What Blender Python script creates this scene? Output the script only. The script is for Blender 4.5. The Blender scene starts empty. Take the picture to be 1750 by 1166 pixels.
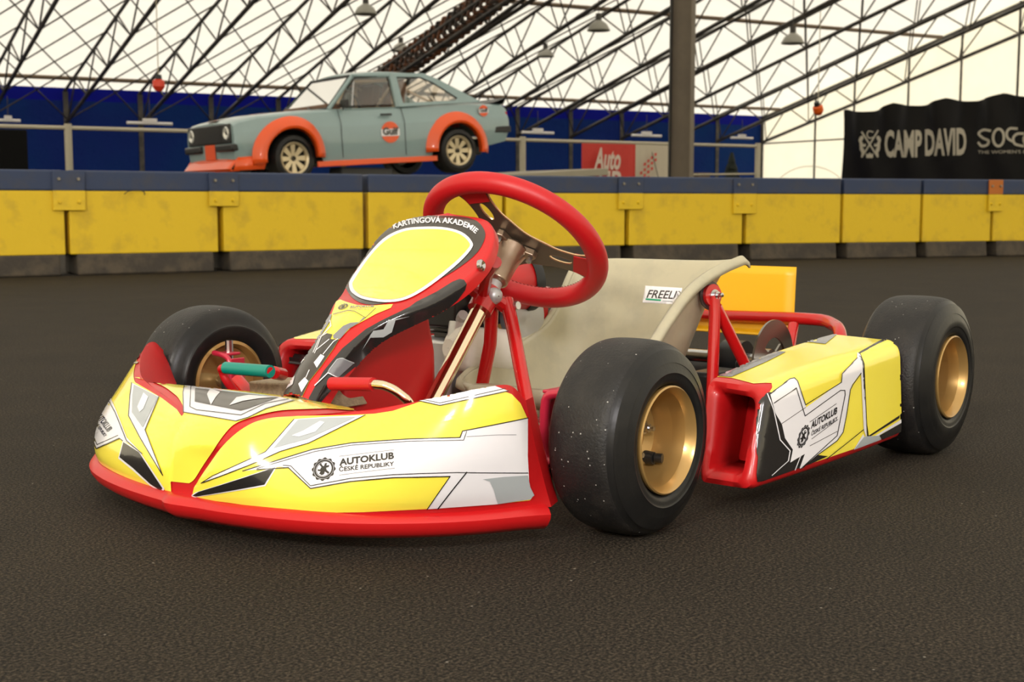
import bpy, bmesh, math, random
import numpy as np
from mathutils import Vector, Matrix
from mathutils.bvhtree import BVHTree
random.seed(7)
C = bpy.context.scene.collection
# ------------------------------------------------------------------ camera (world: origin under the kart's front axle, x = kart forward, y = driver's left)
FPX = 2201.7
CAM = np.array([1.4073, 1.3841, 0.4332]); YAW = 3.82476; PIT = -0.1053
FWD = np.array([math.cos(PIT)*math.cos(YAW), math.cos(PIT)*math.sin(YAW), math.sin(PIT)])
RGT = np.cross(FWD, [0, 0, 1]); RGT /= np.linalg.norm(RGT); UPV = np.cross(RGT, FWD)
cd = bpy.data.cameras.new('camera'); co = bpy.data.objects.new('camera', cd); C.objects.link(co)
co.matrix_world = Matrix(((RGT[0], UPV[0], -FWD[0], CAM[0]), (RGT[1], UPV[1], -FWD[1], CAM[1]), (RGT[2], UPV[2], -FWD[2], CAM[2]), (0, 0, 0, 1)))
cd.sensor_width = 36; cd.lens = FPX/1750*36; cd.clip_start = .05; cd.clip_end = 400
cd.dof.use_dof = True; cd.dof.focus_distance = 1.72; cd.dof.aperture_fstop = 13
bpy.context.scene.camera = co
# ------------------------------------------------------------------ exposure, world
sc = bpy.context.scene
sc.view_settings.view_transform = 'Standard'; sc.view_settings.look = 'None'; sc.view_settings.gamma = 1
sc.view_settings.exposure = 0.0
w = bpy.data.worlds.new('sky'); sc.world = w; w.use_nodes = True
w.node_tree.nodes['Background'].inputs[0].default_value = (1.0, .97, .90, 1)
w.node_tree.nodes['Background'].inputs[1].default_value = 2.45

def area_light(name, loc, target, size, power, col):
    ld = bpy.data.lights.new(name, 'AREA'); ld.shape = 'RECTANGLE'; ld.size, ld.size_y = size; ld.energy = power; ld.color = col
    o = bpy.data.objects.new(name, ld); C.objects.link(o); o.location = loc
    o.rotation_euler = (Vector(target)-Vector(loc)).to_track_quat('-Z', 'Y').to_euler(); return o
GB = np.array([FWD[0], FWD[1], 0]); GB /= np.linalg.norm(GB)
area_light('flash_softbox', tuple(CAM-GB*1.3+RGT*.5+np.array([0, 0, 1.15])), (-.2, 0, .15), (.5, .38), 46, (1, .955, .98))
area_light('added_front_fill', tuple(CAM-GB*5-RGT*3+np.array([0, 0, 3.2])), (-4, -4, .5), (1.2, .8), 360, (1, .95, .86))  # added fill light behind the camera, brightens the surfaces facing it

# ------------------------------------------------------------------ geometry helpers
def ray(x, y):
    v = FWD*FPX + RGT*(x-875) - UPV*(y-583)
    return CAM, v/np.linalg.norm(v)
def bp(x, y, ax, v):            # the point of the world plane ax=v seen at photo pixel (x, y)
    c, d = ray(x, y); i = 'xyz'.index(ax); t = (v-c[i])/d[i]; return c+t*d
GF = np.array([FWD[0], FWD[1], 0]); GF /= np.linalg.norm(GF)
def G(X, Z, h=0.):              # ground coordinates: X to the right of the viewpoint, Z ahead of it
    p = CAM + RGT*X + GF*Z; p[2] = h; return p
def cr(pts, n, closed=False):   # Catmull-Rom resample
    P = np.array(pts, float); m = len(P)
    if m == 2: return np.array([P[0]+(P[1]-P[0])*t for t in np.linspace(0, 1, n)])
    out = []; seg = m if closed else m-1
    for t in (np.arange(n)*seg/n if closed else np.linspace(0, seg, n)):
        i = min(int(t), seg-1); u = t-i
        if closed: a, b, c, d = P[(i-1) % m], P[i % m], P[(i+1) % m], P[(i+2) % m]
        else:
            b, c = P[i], P[i+1]; a = P[i-1] if i > 0 else 2*b-c; d = P[i+2] if i+2 < m else 2*c-b
        out.append(.5*((2*b)+(c-a)*u+(2*a-5*b+4*c-d)*u*u+(3*b-a-3*c+d)*u**3))
    return np.array(out)
def unit(v): v = np.array(v, float); return v/np.linalg.norm(v)
def frame(z):
    z = unit(z); a = np.array([0, 0, 1.]) if abs(z[2]) < .9 else np.array([1., 0, 0])
    x = unit(np.cross(a, z)); return x, np.cross(z, x), z
def patch_grid(rows, nu, nv):   # rows of control points -> smooth (nv x nu) grid
    R = [cr(r, nu) for r in rows]
    return np.array([cr([r[i] for r in R], nv) for i in range(nu)]).transpose(1, 0, 2)

class MB:
    def __init__(s): s.v = []; s.f = []; s.m = []
    def add(s, v, f, m=0):
        b = len(s.v); s.v += [tuple(map(float, p)) for p in v]; s.f += [tuple(b+i for i in q) for q in f]; s.m += [m]*len(f)
        return s
    def box(s, c, size, m=0, R=None):
        R = np.eye(3) if R is None else np.array(R); h = np.array(size)/2
        v = [np.array(c)+R@(h*np.array(k)) for k in [(-1,-1,-1),(1,-1,-1),(1,1,-1),(-1,1,-1),(-1,-1,1),(1,-1,1),(1,1,1),(-1,1,1)]]
        return s.add(v, [(0,3,2,1),(4,5,6,7),(0,1,5,4),(1,2,6,5),(2,3,7,6),(3,0,4,7)], m)
    def prism(s, poly, off, m=0):    # 3D polygon extruded by vector off
        n = len(poly); v = [np.array(p) for p in poly]+[np.array(p)+np.array(off) for p in poly]
        return s.add(v, [tuple(range(n))[::-1], tuple(range(n, 2*n))]+[(i, (i+1) % n, n+(i+1) % n, n+i) for i in range(n)], m)
    def tube(s, pts, r, n=12, m=0, closed=False, cap=True):
        P = np.array(pts, float); k = len(P); rr = r if hasattr(r, '__len__') else [r]*k
        T = [unit(P[(i+1) % k]-P[i-1]) if closed else unit(P[min(i+1, k-1)]-P[max(i-1, 0)]) for i in range(k)]
        x, y, z = frame(T[0]); v = []
        for i in range(k):
            x = unit(x-T[i]*(x@T[i])); y = np.cross(T[i], x)
            v += [P[i]+rr[i]*(math.cos(a)*x+math.sin(a)*y) for a in np.arange(n)*2*math.pi/n]
        f = [(i*n+j, i*n+(j+1) % n, ((i+1) % k)*n+(j+1) % n, ((i+1) % k)*n+j) for i in range(k if closed else k-1) for j in range(n)]
        if cap and not closed: f += [tuple(range(n))[::-1], tuple(range((k-1)*n, k*n))]
        return s.add(v, f, m)
    def grid(s, g, m=0, flip=False):
        nv, nu = g.shape[:2]
        f = [(i*nu+j, i*nu+j+1, (i+1)*nu+j+1, (i+1)*nu+j) for i in range(nv-1) for j in range(nu-1)]
        if flip: f = [q[::-1] for q in f]
        return s.add(g.reshape(-1, 3), f, m)
    def lathe(s, prof, c=(0,0,0), ax=(0,1,0), n=48, m=0, close=False):   # prof: (axial, radius)
        x, y, z = frame(ax); c = np.array(c); v = []
        for a, r in prof: v += [c+z*a+r*(math.cos(t)*x+math.sin(t)*y) for t in np.arange(n)*2*math.pi/n]
        k = len(prof); f = [(i*n+j, i*n+(j+1) % n, ((i+1) % k)*n+(j+1) % n, ((i+1) % k)*n+j) for i in range(k if close else k-1) for j in range(n)]
        return s.add(v, f, m)
    def mesh(s, name, mats, sharp=35):
        me = bpy.data.meshes.new(name); me.from_pydata(s.v, [], s.f)
        for a in mats: me.materials.append(a)
        me.polygons.foreach_set('material_index', s.m)
        if sharp is not None:
            me.polygons.foreach_set('use_smooth', [True]*len(s.f)); me.set_sharp_from_angle(angle=math.radians(sharp))
        me.update(); return me
    def build(s, name, mats, parent=None, sharp=35, solid=0, bevel=0, merge=False):
        if not isinstance(mats, (list, tuple)): mats = [mats]
        me = s.mesh(name, mats, sharp)
        if merge:
            b = bmesh.new(); b.from_mesh(me); bmesh.ops.remove_doubles(b, verts=b.verts, dist=1e-5); b.to_mesh(me); b.free()
        o = bpy.data.objects.new(name, me); C.objects.link(o)
        if parent is not None: o.parent = parent
        if solid:
            q = o.modifiers.new('thick', 'SOLIDIFY'); q.thickness = abs(solid); q.offset = -1 if solid > 0 else 1
        if bevel:
            q = o.modifiers.new('round', 'BEVEL'); q.width = bevel; q.segments = 3; q.limit_method = 'ANGLE'; q.angle_limit = .6
        return o
def empty(name, loc=(0,0,0), rot=(0,0,0)):
    o = bpy.data.objects.new(name, None); o.location = loc; o.rotation_euler = rot; o.empty_display_size = .1; C.objects.link(o); return o
def tag(o, label=None, cat=None, group=None, kind=None):
    if label: o['label'] = label
    if cat: o['category'] = cat
    if group: o['group'] = group
    if kind: o['kind'] = kind
    return o

def flat2d(outlines, holes=True):     # even-odd filled outlines -> (verts2d, tris)
    cu = bpy.data.curves.new('c', 'CURVE'); cu.dimensions = '2D'; cu.fill_mode = 'BOTH'
    for o in outlines:
        sp = cu.splines.new('POLY'); sp.points.add(len(o)-1); sp.use_cyclic_u = True
        for i, p in enumerate(o): sp.points[i].co = (p[0], p[1], 0, 1)
    ob = bpy.data.objects.new('c', cu); me = bpy.data.meshes.new_from_object(ob)
    v = [(p.co.x, p.co.y) for p in me.vertices]; f = [tuple(q.vertices) for q in me.polygons]
    bpy.data.objects.remove(ob); bpy.data.curves.remove(cu); bpy.data.meshes.remove(me); return v, f
def text2d(s, bold=0., shear=0.):     # unit-height text
    cu = bpy.data.curves.new('t', 'FONT'); cu.body = s; cu.size = 1; cu.offset = bold; cu.shear = shear; cu.resolution_u = 3
    ob = bpy.data.objects.new('t', cu); me = bpy.data.meshes.new_from_object(ob)
    v = np.array([(p.co.x, p.co.y) for p in me.vertices]); f = [tuple(q.vertices) for q in me.polygons]
    bpy.data.objects.remove(ob); bpy.data.curves.remove(cu); bpy.data.meshes.remove(me)
    v = v-v.min(0)*[1, 0]; return v, f
def solid2d(mb, outlines, org, ux, uy, th, m=0):  # flat plate with holes, thickness th along ux x uy
    v, f = flat2d(outlines); ux, uy = unit(ux), unit(uy); n = np.cross(ux, uy); org = np.array(org)
    P = [org+ux*a+uy*b for a, b in v]
    mb.add(P, [q[::-1] for q in f], m); mb.add([p+n*th for p in P], f, m)
    for o in outlines:
        k = len(o); Q = [org+ux*a+uy*b for a, b in o]
        mb.add(Q+[q+n*th for q in Q], [(i, (i+1) % k, k+(i+1) % k, k+i) for i in range(k)], m)
def circ(x, y, r, n=32, ry=None, a0=0): ry = r if ry is None else ry; return [(x+r*math.cos(a0+t), y+ry*math.sin(a0+t)) for t in np.arange(n)*2*math.pi/n]

def bvh_of(grids):
    v = []; f = []
    for g in grids:
        nv, nu = g.shape[:2]; b = len(v); v += [tuple(p) for p in g.reshape(-1, 3)]
        f += [(b+i*nu+j, b+i*nu+j+1, b+(i+1)*nu+j+1, b+(i+1)*nu+j) for i in range(nv-1) for j in range(nu-1)]
    return BVHTree.FromPolygons(v, f)
def decal(mb, bvh, v2, f2, lift, m, step=5):   # a thin sticker laid on a surface: 2D shape (photo pixels) cut fine, dropped onto the surface, lifted off it
    b = bmesh.new(); vs = [b.verts.new((x, y, 0)) for x, y in v2]
    for q in f2:
        try: b.faces.new([vs[i] for i in q])
        except ValueError: pass
    X = [p[0] for p in v2]; Y = [p[1] for p in v2]
    for lo, hi, n in ((min(X), max(X), (1, 0, 0)), (min(Y), max(Y), (0, 1, 0))):
        t = (math.floor(lo/step)+1)*step
        while t < hi:
            bmesh.ops.bisect_plane(b, geom=b.verts[:]+b.edges[:]+b.faces[:], plane_co=(n[0]*t, n[1]*t, 0), plane_no=n); t += step
    b.verts.index_update(); out = []; ok = []
    def hit(x, y):
        c, d = ray(x, y); h = bvh.ray_cast(Vector(c), Vector(d))
        if h[0] is None: return None
        n = h[1]; n = -n if n.dot(Vector(d)) > 0 else n
        return tuple(h[0]+n*lift)
    for q in b.verts: h = hit(q.co.x, q.co.y); out.append(h or (0, 0, 0)); ok.append(h is not None)
    ok0 = list(ok)
    for q in b.verts:                # a vertex just past the outline slides back along its edge onto the surface
        if ok0[q.index]: continue
        nb_ = [e.other_vert(q) for e in q.link_edges if ok0[e.other_vert(q).index]]
        if not nb_: continue
        g = min(nb_, key=lambda o: (o.co-q.co).length); lo_, hi_ = 0., 1.
        for _ in range(9):
            t = (lo_+hi_)/2; h = hit(g.co.x+(q.co.x-g.co.x)*t, g.co.y+(q.co.y-g.co.y)*t)
            if h: lo_ = t; out[q.index] = h
            else: hi_ = t
        if lo_ == 0: out[q.index] = out[g.index]
        ok[q.index] = True
    F = [tuple(v.index for v in q.verts) for q in b.faces]
    F = [q for q in F if all(ok[i] for i in q)]
    nz = []
    for q in F:                      # face the outside (towards where it is seen)
        p = [np.array(out[i]) for i in q]; n = np.cross(p[1]-p[0], p[2]-p[0]); nz.append(q if n@(CAM-p[0]) > 0 else q[::-1])
    b.free(); mb.add(out, nz, m)
def dpoly(mb, bvh, pts, lift, m, step=5, smooth=0):
    if smooth: pts = [tuple(p) for p in cr(pts, smooth, True)]
    v, f = flat2d([pts]); decal(mb, bvh, v, f, lift, m, step)
def dline(mb, bvh, pts, w, lift, m, step=5, closed=False):
    P = [np.array(p, float) for p in pts]
    if closed: P.append(P[0])
    for a, b in zip(P[:-1], P[1:]):
        d = b-a; L = np.hypot(*d)
        if L < 1e-6: continue
        d /= L; n = np.array([-d[1], d[0]])*w/2; a2 = a-d*w*.3; b2 = b+d*w*.3
        decal(mb, bvh, [a2-n, b2-n, b2+n, a2+n], [(0, 1, 2, 3)], lift, m, step)
def dtext(mb, bvh, s, org, ux, uy, lift, m, bold=0., shear=0., step=9):   # ux: pixel vector of the whole text width, uy: pixel vector of the cap height
    v, f = text2d(s, bold, shear); W = v[:, 0].max(); org, ux, uy = map(np.array, (org, ux, uy))
    decal(mb, bvh, [tuple(org+ux*(a/W)+uy*(b/.69)) for a, b in v], f, lift, m, step)
def badge(mb, bvh, c, ex, ey, lift, m):      # toothed badge with a small rampant figure; ex, ey pixel half axes
    c, ex, ey = map(np.array, (c, ex, ey)); g = []
    for i in range(48): r = 1 if (i % 4) in (0, 1) else .9; t = i*2*math.pi/48; g.append((r*math.cos(t), r*math.sin(t)))
    lion = [(-.38,-.42),(-.2,-.2),(-.3,0),(-.48,-.05),(-.5,.1),(-.25,.15),(-.35,.35),(-.15,.5),(.05,.42),(.1,.2),(.4,.45),(.48,.3),(.25,.1),(.2,-.1),(.42,-.15),(.45,-.32),(.2,-.28),(.25,-.5),(.08,-.5),(0,-.25),(-.1,-.3),(-.25,-.52)]
    v, f = flat2d([g, circ(0, 0, .84), circ(0, 0, .8), circ(0, 0, .66, 24), circ(0, 0, .62, 24), circ(0, 0, .585, 24), lion])
    decal(mb, bvh, [tuple(c+ex*a-ey*b) for a, b in v], f, lift, m, 8)

# ------------------------------------------------------------------ materials
def mat(name, rgb, rough=.5, metal=0., noise=None, bump=None, coat=0., spec=.5, trans=0, speck=None):
    m = bpy.data.materials.new(name); m.use_nodes = True; nt = m.node_tree; p = nt.nodes['Principled BSDF']
    p.inputs['Base Color'].default_value = (*rgb, 1); p.inputs['Roughness'].default_value = rough; p.inputs['Metallic'].default_value = metal
    p.inputs['Coat Weight'].default_value = coat; p.inputs['Coat Roughness'].default_value = .08; p.inputs['Specular IOR Level'].default_value = spec
    tc = nt.nodes.new('ShaderNodeTexCoord')
    def nz(scale, det=4, rg=.6):
        n = nt.nodes.new('ShaderNodeTexNoise'); n.inputs['Scale'].default_value = scale; n.inputs['Detail'].default_value = det; n.inputs['Roughness'].default_value = rg
        nt.links.new(tc.outputs['Object'], n.inputs['Vector']); return n
    if noise:       # (scale, second colour, low, high)
        n = nz(noise[0]); r = nt.nodes.new('ShaderNodeMapRange'); r.inputs[1].default_value = noise[2]; r.inputs[2].default_value = noise[3]
        nt.links.new(n.outputs['Fac'], r.inputs[0]); x = nt.nodes.new('ShaderNodeMix'); x.data_type = 'RGBA'
        x.inputs[6].default_value = (*rgb, 1); x.inputs[7].default_value = (*noise[1], 1)
        nt.links.new(r.outputs[0], x.inputs[0]); nt.links.new(x.outputs[2], p.inputs['Base Color'])
    if speck:       # (scale, size, share): small pale chips stuck to the surface
        v = nt.nodes.new('ShaderNodeTexVoronoi'); v.inputs['Scale'].default_value = speck[0]; nt.links.new(tc.outputs['Object'], v.inputs['Vector'])
        a = nt.nodes.new('ShaderNodeMath'); a.operation = 'LESS_THAN'; a.inputs[1].default_value = speck[1]; nt.links.new(v.outputs['Distance'], a.inputs[0])
        sx = nt.nodes.new('ShaderNodeSeparateColor'); nt.links.new(v.outputs['Color'], sx.inputs[0]); c2 = nt.nodes.new('ShaderNodeMath'); c2.operation = 'LESS_THAN'; c2.inputs[1].default_value = speck[2]; nt.links.new(sx.outputs[0], c2.inputs[0])
        mu = nt.nodes.new('ShaderNodeMath'); mu.operation = 'MULTIPLY'; nt.links.new(a.outputs[0], mu.inputs[0]); nt.links.new(c2.outputs[0], mu.inputs[1])
        y = nt.nodes.new('ShaderNodeMix'); y.data_type = 'RGBA'; nt.links.new(mu.outputs[0], y.inputs[0]); y.inputs[7].default_value = (.35, .34, .32, 1)
        nt.links.new(p.inputs['Base Color'].links[0].from_socket, y.inputs[6]); nt.links.new(y.outputs[2], p.inputs['Base Color'])
    if bump:        # (scale, strength, distance)
        n = nz(bump[0]); b = nt.nodes.new('ShaderNodeBump'); b.inputs['Strength'].default_value = bump[1]; b.inputs['Distance'].default_value = bump[2]
        nt.links.new(n.outputs['Fac'], b.inputs['Height']); nt.links.new(b.outputs[0], p.inputs['Normal'])
    return m
M = {}
M['red'] = mat('red_plastic', (.52, .008, .010), .38, coat=.15, bump=(300, .08, .001))
M['red_paint'] = mat('red_frame_paint', (.50, .007, .008), .25, coat=.5)
M['red_rubber'] = mat('red_rim_grip', (.50, .006, .011), .42, bump=(500, .12, .001))
M['yellow'] = mat('yellow_sticker', (.95, .81, .085), .22, coat=.6, noise=(3, (.93, .78, .07), .4, .6))
M['white'] = mat('white_sticker', (.82, .80, .84), .22, coat=.6)
M['grey'] = mat('grey_sticker', (.40, .43, .45), .25, coat=.6)
M['dgrey'] = mat('slate_sticker', (.20, .20, .22), .25, coat=.6)
M['black'] = mat('black_sticker', (.016, .014, .014), .18, coat=.6)
M['charcoal'] = mat('charcoal_sticker', (.045, .037, .03), .3, coat=.4)
M['green'] = mat('green_ink', (.02, .35, .18), .4)
M['rubber'] = mat('tyre_rubber', (.009, .009, .0095), .36, noise=(14, (.016, .015, .014), .4, .65), bump=(120, .2, .001), spec=.3)
M['tread'] = mat('tread_rubber', (.012, .011, .011), .5, noise=(30, (.024, .021, .019), .45, .7), bump=(260, .7, .0014), spec=.35, speck=(110, .11, .40))
M['gold'] = mat('gold_rim_paint', (.47, .285, .095), .30, metal=.55, coat=.4)
M['steel'] = mat('steel', (.55, .55, .56), .25, metal=1.)
M['dsteel'] = mat('dark_steel', (.10, .095, .09), .35, metal=.8)
M['chrome'] = mat('chrome', (.85, .72, .52), .12, metal=1.)
M['bronze'] = mat('bronze_cast', (.46, .36, .26), .32, metal=.9, bump=(60, .2, .001))
M['ano'] = mat('anodised_plate', (.20, .165, .13), .38, metal=.8)
M['brass'] = mat('brass_edge', (.75, .52, .30), .25, metal=.9)
M['blackp'] = mat('black_plastic', (.012, .012, .013), .4)
M['seat'] = mat('fibreglass', (.47, .43, .30), .42, noise=(22, (.40, .37, .27), .45, .75), bump=(40, .15, .002), coat=.15)
M['tan'] = mat('tan_floor_tray', (.34, .26, .16), .6, noise=(160, (.24, .18, .11), .4, .6), bump=(220, .4, .001))
M['bottle'] = mat('white_tank_plastic', (.75, .72, .66), .45)
M['alloy'] = mat('cast_alloy', (.55, .55, .56), .42, metal=.6)
M['teal'] = mat('green_pedal_sleeve', (.0, .22, .17), .35)
M['plate'] = mat('number_plate_yellow', (.86, .46, .01), .4)
M['pinkred'] = mat('pink_red_bracket', (.50, .018, .05), .3, metal=.2, coat=.4)

# ------------------------------------------------------------------ floor
def floor_mat():
    m = bpy.data.materials.new('asphalt'); m.use_nodes = True; nt = m.node_tree; p = nt.nodes['Principled BSDF']; L = nt.links.new
    tc = nt.nodes.new('ShaderNodeTexCoord')
    def nz(s, d=4):
        n = nt.nodes.new('ShaderNodeTexNoise'); n.inputs['Scale'].default_value = s; n.inputs['Detail'].default_value = d; n.inputs['Roughness'].default_value = .65
        L(tc.outputs['Object'], n.inputs['Vector']); return n
    def ramp(src, st):
        r = nt.nodes.new('ShaderNodeValToRGB'); e = r.color_ramp.elements
        while len(e) < len(st): e.new(.5)
        for q, (a, c) in zip(e, st): q.position = a; q.color = (*c, 1)
        L(src, r.inputs[0]); return r
    fine = nz(260, 6); mid = nz(3, 5); big = nz(.35, 3)
    a = ramp(fine.outputs['Fac'], [(.40, (.0040, .0031, .0023)), (.5, (.0205, .0160, .0112)), (.66, (.080, .063, .044))])
    b = ramp(mid.outputs['Fac'], [(.3, (.80, .80, .80)), (.7, (1.15, 1.12, 1.08))])
    x = nt.nodes.new('ShaderNodeMix'); x.data_type = 'RGBA'; x.blend_type = 'MULTIPLY'; x.inputs[0].default_value = 1
    L(a.outputs[0], x.inputs[6]); L(b.outputs[0], x.inputs[7])
    v = nt.nodes.new('ShaderNodeTexVoronoi'); v.inputs['Scale'].default_value = 34; L(tc.outputs['Object'], v.inputs['Vector'])   # pale stone chips
    sp = ramp(v.outputs['Distance'], [(0, (1, 1, 1)), (.045, (1, 1, 1)), (.06, (0, 0, 0))])
    pick = ramp(v.outputs['Color'], [(.66, (0, 0, 0)), (.68, (1, 1, 1))])
    mm = nt.nodes.new('ShaderNodeMath'); mm.operation = 'MULTIPLY'; L(sp.outputs[0], mm.inputs[0]); L(pick.outputs[0], mm.inputs[1])
    m3 = nt.nodes.new('ShaderNodeMath'); m3.operation = 'MULTIPLY'; L(mm.outputs[0], m3.inputs[0]); m3.inputs[1].default_value = .7
    y = nt.nodes.new('ShaderNodeMix'); y.data_type = 'RGBA'; L(m3.outputs[0], y.inputs[0]); L(x.outputs[2], y.inputs[6]); y.inputs[7].default_value = (.30, .27, .23, 1)
    L(y.outputs[2], p.inputs['Base Color']); p.inputs['Roughness'].default_value = .85; p.inputs['Specular IOR Level'].default_value = .18
    bm = nt.nodes.new('ShaderNodeBump'); bm.inputs['Strength'].default_value = .9; bm.inputs['Distance'].default_value = .0025
    L(fine.outputs['Fac'], bm.inputs['Height']); L(bm.outputs[0], p.inputs['Normal'])
    return m
# hall axes: w runs along the long blue wall, r points across the hall towards it
Wv = (math.sin(math.radians(62)), math.cos(math.radians(62))); Rv = (-math.sin(math.radians(32)), math.cos(math.radians(32)))
DW = 44.8; TL, TG = -14., 39.1; SN = 64.
def H(t, s, h):                 # t metres along the wall, s metres in from the wall, height h
    return G(Wv[0]*t+Rv[0]*(DW-s), Wv[1]*t+Rv[1]*(DW-s), h)
HW = unit(H(1, 0, 0)-H(0, 0, 0)); HR = unit(H(0, 1, 0)-H(0, 0, 0))
tag(MB().add([H(TL, 0, 0), H(TG, 0, 0), H(TG, SN, 0), H(TL, SN, 0)], [(0, 3, 2, 1)]).build('floor', floor_mat(), sharp=None), kind='structure')

# ------------------------------------------------------------------ hall shell: translucent membrane lit by the daylight outside
def membrane(name, rgb, tr):
    m = bpy.data.materials.new(name); m.use_nodes = True; nt = m.node_tree; nt.nodes.remove(nt.nodes['Principled BSDF']); L = nt.links.new
    tc = nt.nodes.new('ShaderNodeTexCoord'); mp = nt.nodes.new('ShaderNodeMapping'); L(tc.outputs['Object'], mp.inputs[0]); mp.inputs['Rotation'].default_value = (0, 0, math.atan2(-HW[1], HW[0])); mp.inputs['Scale'].default_value = (.05, 1.2, 1.2)
    n = nt.nodes.new('ShaderNodeTexNoise'); n.inputs['Scale'].default_value = 1.5; L(mp.outputs[0], n.inputs['Vector'])
    x = nt.nodes.new('ShaderNodeMix'); x.data_type = 'RGBA'; L(n.outputs['Fac'], x.inputs[0]); x.inputs[6].default_value = (*rgb, 1); x.inputs[7].default_value = (*[c*.90 for c in rgb], 1)
    d = nt.nodes.new('ShaderNodeBsdfDiffuse'); t = nt.nodes.new('ShaderNodeBsdfTranslucent'); s = nt.nodes.new('ShaderNodeMixShader')
    L(x.outputs[2], d.inputs[0]); L(x.outputs[2], t.inputs[0]); s.inputs[0].default_value = tr
    L(d.outputs[0], s.inputs[1]); L(t.outputs[0], s.inputs[2]); L(s.outputs[0], nt.nodes['Material Output'].inputs[0]); return m
mem = membrane('roof_membrane', (.93, .885, .785), .5); memg = membrane('gable_membrane', (.90, .825, .64), .5)
HE, SL, SR = 4.25, .25, 32.
def roofz(s): return HE+SL*(s if s < SR else 2*SR-s)
mb = MB()
for a, b in ((0, SR), (SR, SN)): mb.add([H(TL, a, roofz(a)), H(TG, a, roofz(a)), H(TG, b, roofz(b)), H(TL, b, roofz(b))], [(0, 1, 2, 3)])
tag(mb.build('ceiling', mem, sharp=None), kind='structure')
def gable(t, name):
    g = MB().add([H(t, 0, 0), H(t, SN, 0), H(t, SN, roofz(SN)), H(t, SR, roofz(SR)), H(t, 0, roofz(0))], [(0, 1, 2, 3, 4)])
    tag(g.build(name, memg, sharp=None), kind='structure')
gable(TG, 'wall_right'); gable(TL, 'wall_left')
M['bluewall'] = mat('blue_tarpaulin', (.006, .020, .15), .7, spec=.08, noise=(.25, (.004, .030, .15), .4, .65), bump=(.8, .5, .15))
M['bluetop'] = mat('blue_valance', (.003, .006, .24), .6, spec=.08)
mb = MB(); nn = 40
for k in range(nn):
    a, b = TL+(TG-TL)*k/nn, TL+(TG-TL)*(k+1)/nn
    mb.add([H(a, .05, 0), H(b, .05, 0), H(b, .05, HE-.42), H(a, .05, HE-.42)], [(0, 3, 2, 1)], 0)
    mb.add([H(a, .02, HE-.45), H(b, .02, HE-.45), H(b, .02, HE), H(a, .02, HE)], [(0, 3, 2, 1)], 1)
tag(mb.build('wall_back', [M['bluewall'], M['bluetop']], sharp=None), kind='structure')
tag(MB().add([H(TL, SN, 0), H(TG, SN, 0), H(TG, SN, HE), H(TL, SN, HE)], [(0, 1, 2, 3)]).build('wall_near', memg, sharp=None), kind='structure')

# ------------------------------------------------------------------ roof trusses
M['truss'] = mat('truss_steel', (.030, .027, .025), .5, noise=(3, (.09, .075, .06), .4, .7))
M['trussb'] = mat('truss_brown', (.16, .11, .07), .6)
M['rust'] = mat('rusty_orange_steel', (.20, .07, .025), .6, noise=(2.5, (.04, .03, .025), .42, .55))
M['pale'] = mat('pale_painted_steel', (.42, .38, .29), .5)
def beam(mb, a, b, r, m=0, n=6): mb.tube([a, b], r, n, m, cap=False)
P0, DP = 10.3, 2.4
ORD = ['first', 'second', 'third', 'fourth', 'fifth', 'sixth', 'seventh', 'eighth', 'ninth', 'tenth', 'eleventh', 'twelfth', 'thirteenth', 'fourteenth', 'fifteenth', 'sixteenth', 'seventeenth']
def truss(t, label, last=False):
    root = empty('roof_truss', H(t, 0, 0)); tag(root, label, 'truss', 'steel roof trusses along the hall'); o = H(t, 0, 0); SE = 40
    def L(s, h): return H(t, s, h)-o
    top = lambda s: roofz(s)-.10
    bot = lambda s: top(s)-1.02 if s < SR else top(s)-1.02
    mb = MB(); beam(mb, L(-.0, top(0)), L(SR, top(SR)), .055); beam(mb, L(SR, top(SR)), L(SE, top(SE)), .055); mb.build('top_chord', M['truss'], root)
    mb = MB(); beam(mb, L(.05, bot(0)-.02), L(SR-1, bot(SR-1)), .065); beam(mb, L(SR-1, bot(SR-1)), L(SE, bot(SE)), .065); mb.build('bottom_chord', M['truss'], root)
    mb = MB(); s = 0.3; k = 0
    while s < SE-1.5:
        beam(mb, L(s, bot(s)), L(s+1.25, top(s+1.25)), .028, n=5); beam(mb, L(s+1.25, top(s+1.25)), L(s+2.5, bot(s+2.5)), .028, n=5); s += 2.5
    mb.build('web', M['truss'], root)
    if not last:                 # diagonal ties reaching across to the next truss
        mb = MB(); s = 0.3
        while s < 30:
            a = H(t, s, bot(s))-o; b = H(t+DP, s+2.5, top(s+2.5))-o; c = H(t+DP, s, bot(s))-o; d = H(t, s+2.5, top(s+2.5))-o
            beam(mb, a, b, .024, n=5); beam(mb, c, d, .024, n=5); s += 2.5
        mb.build('cross_brace', M['truss'], root)
    mb = MB(); mb.box((0, 0, bot(0)/2+.5), (.16, .16, bot(0)+1), R=np.array([HW, HR, [0, 0, 1]]).T); c = mb.build('column', M['truss'], root)
    return root
ts = [P0+DP*k for k in range(-9, 13)]
for i, t in enumerate(ts):
    k = i-9
    if k < 0: lab = 'dark roof truss crossing the top left corner, ' + ORD[-k-1] + ' one left of the first column'
    elif k == 12: lab = 'steel truss against the white gable above the black banner'
    else: lab = 'dark lattice roof truss landing on the ' + ORD[k] + ' blue wall column from the left'
    truss(t, lab, i == len(ts)-1)
for i, (s, z, lab) in enumerate(((1.1, 0, 'long brown purlin just above the blue wall'), (9.5, 0, 'long brown purlin high on the white roof'))):
    mb = MB(); beam(mb, H(TL, s, roofz(s)-.06), H(TG, s, roofz(s)-.06), .07, n=8)
    tag(mb.build('roof_purlin', M['trussb']), lab, 'purlin')
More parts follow.
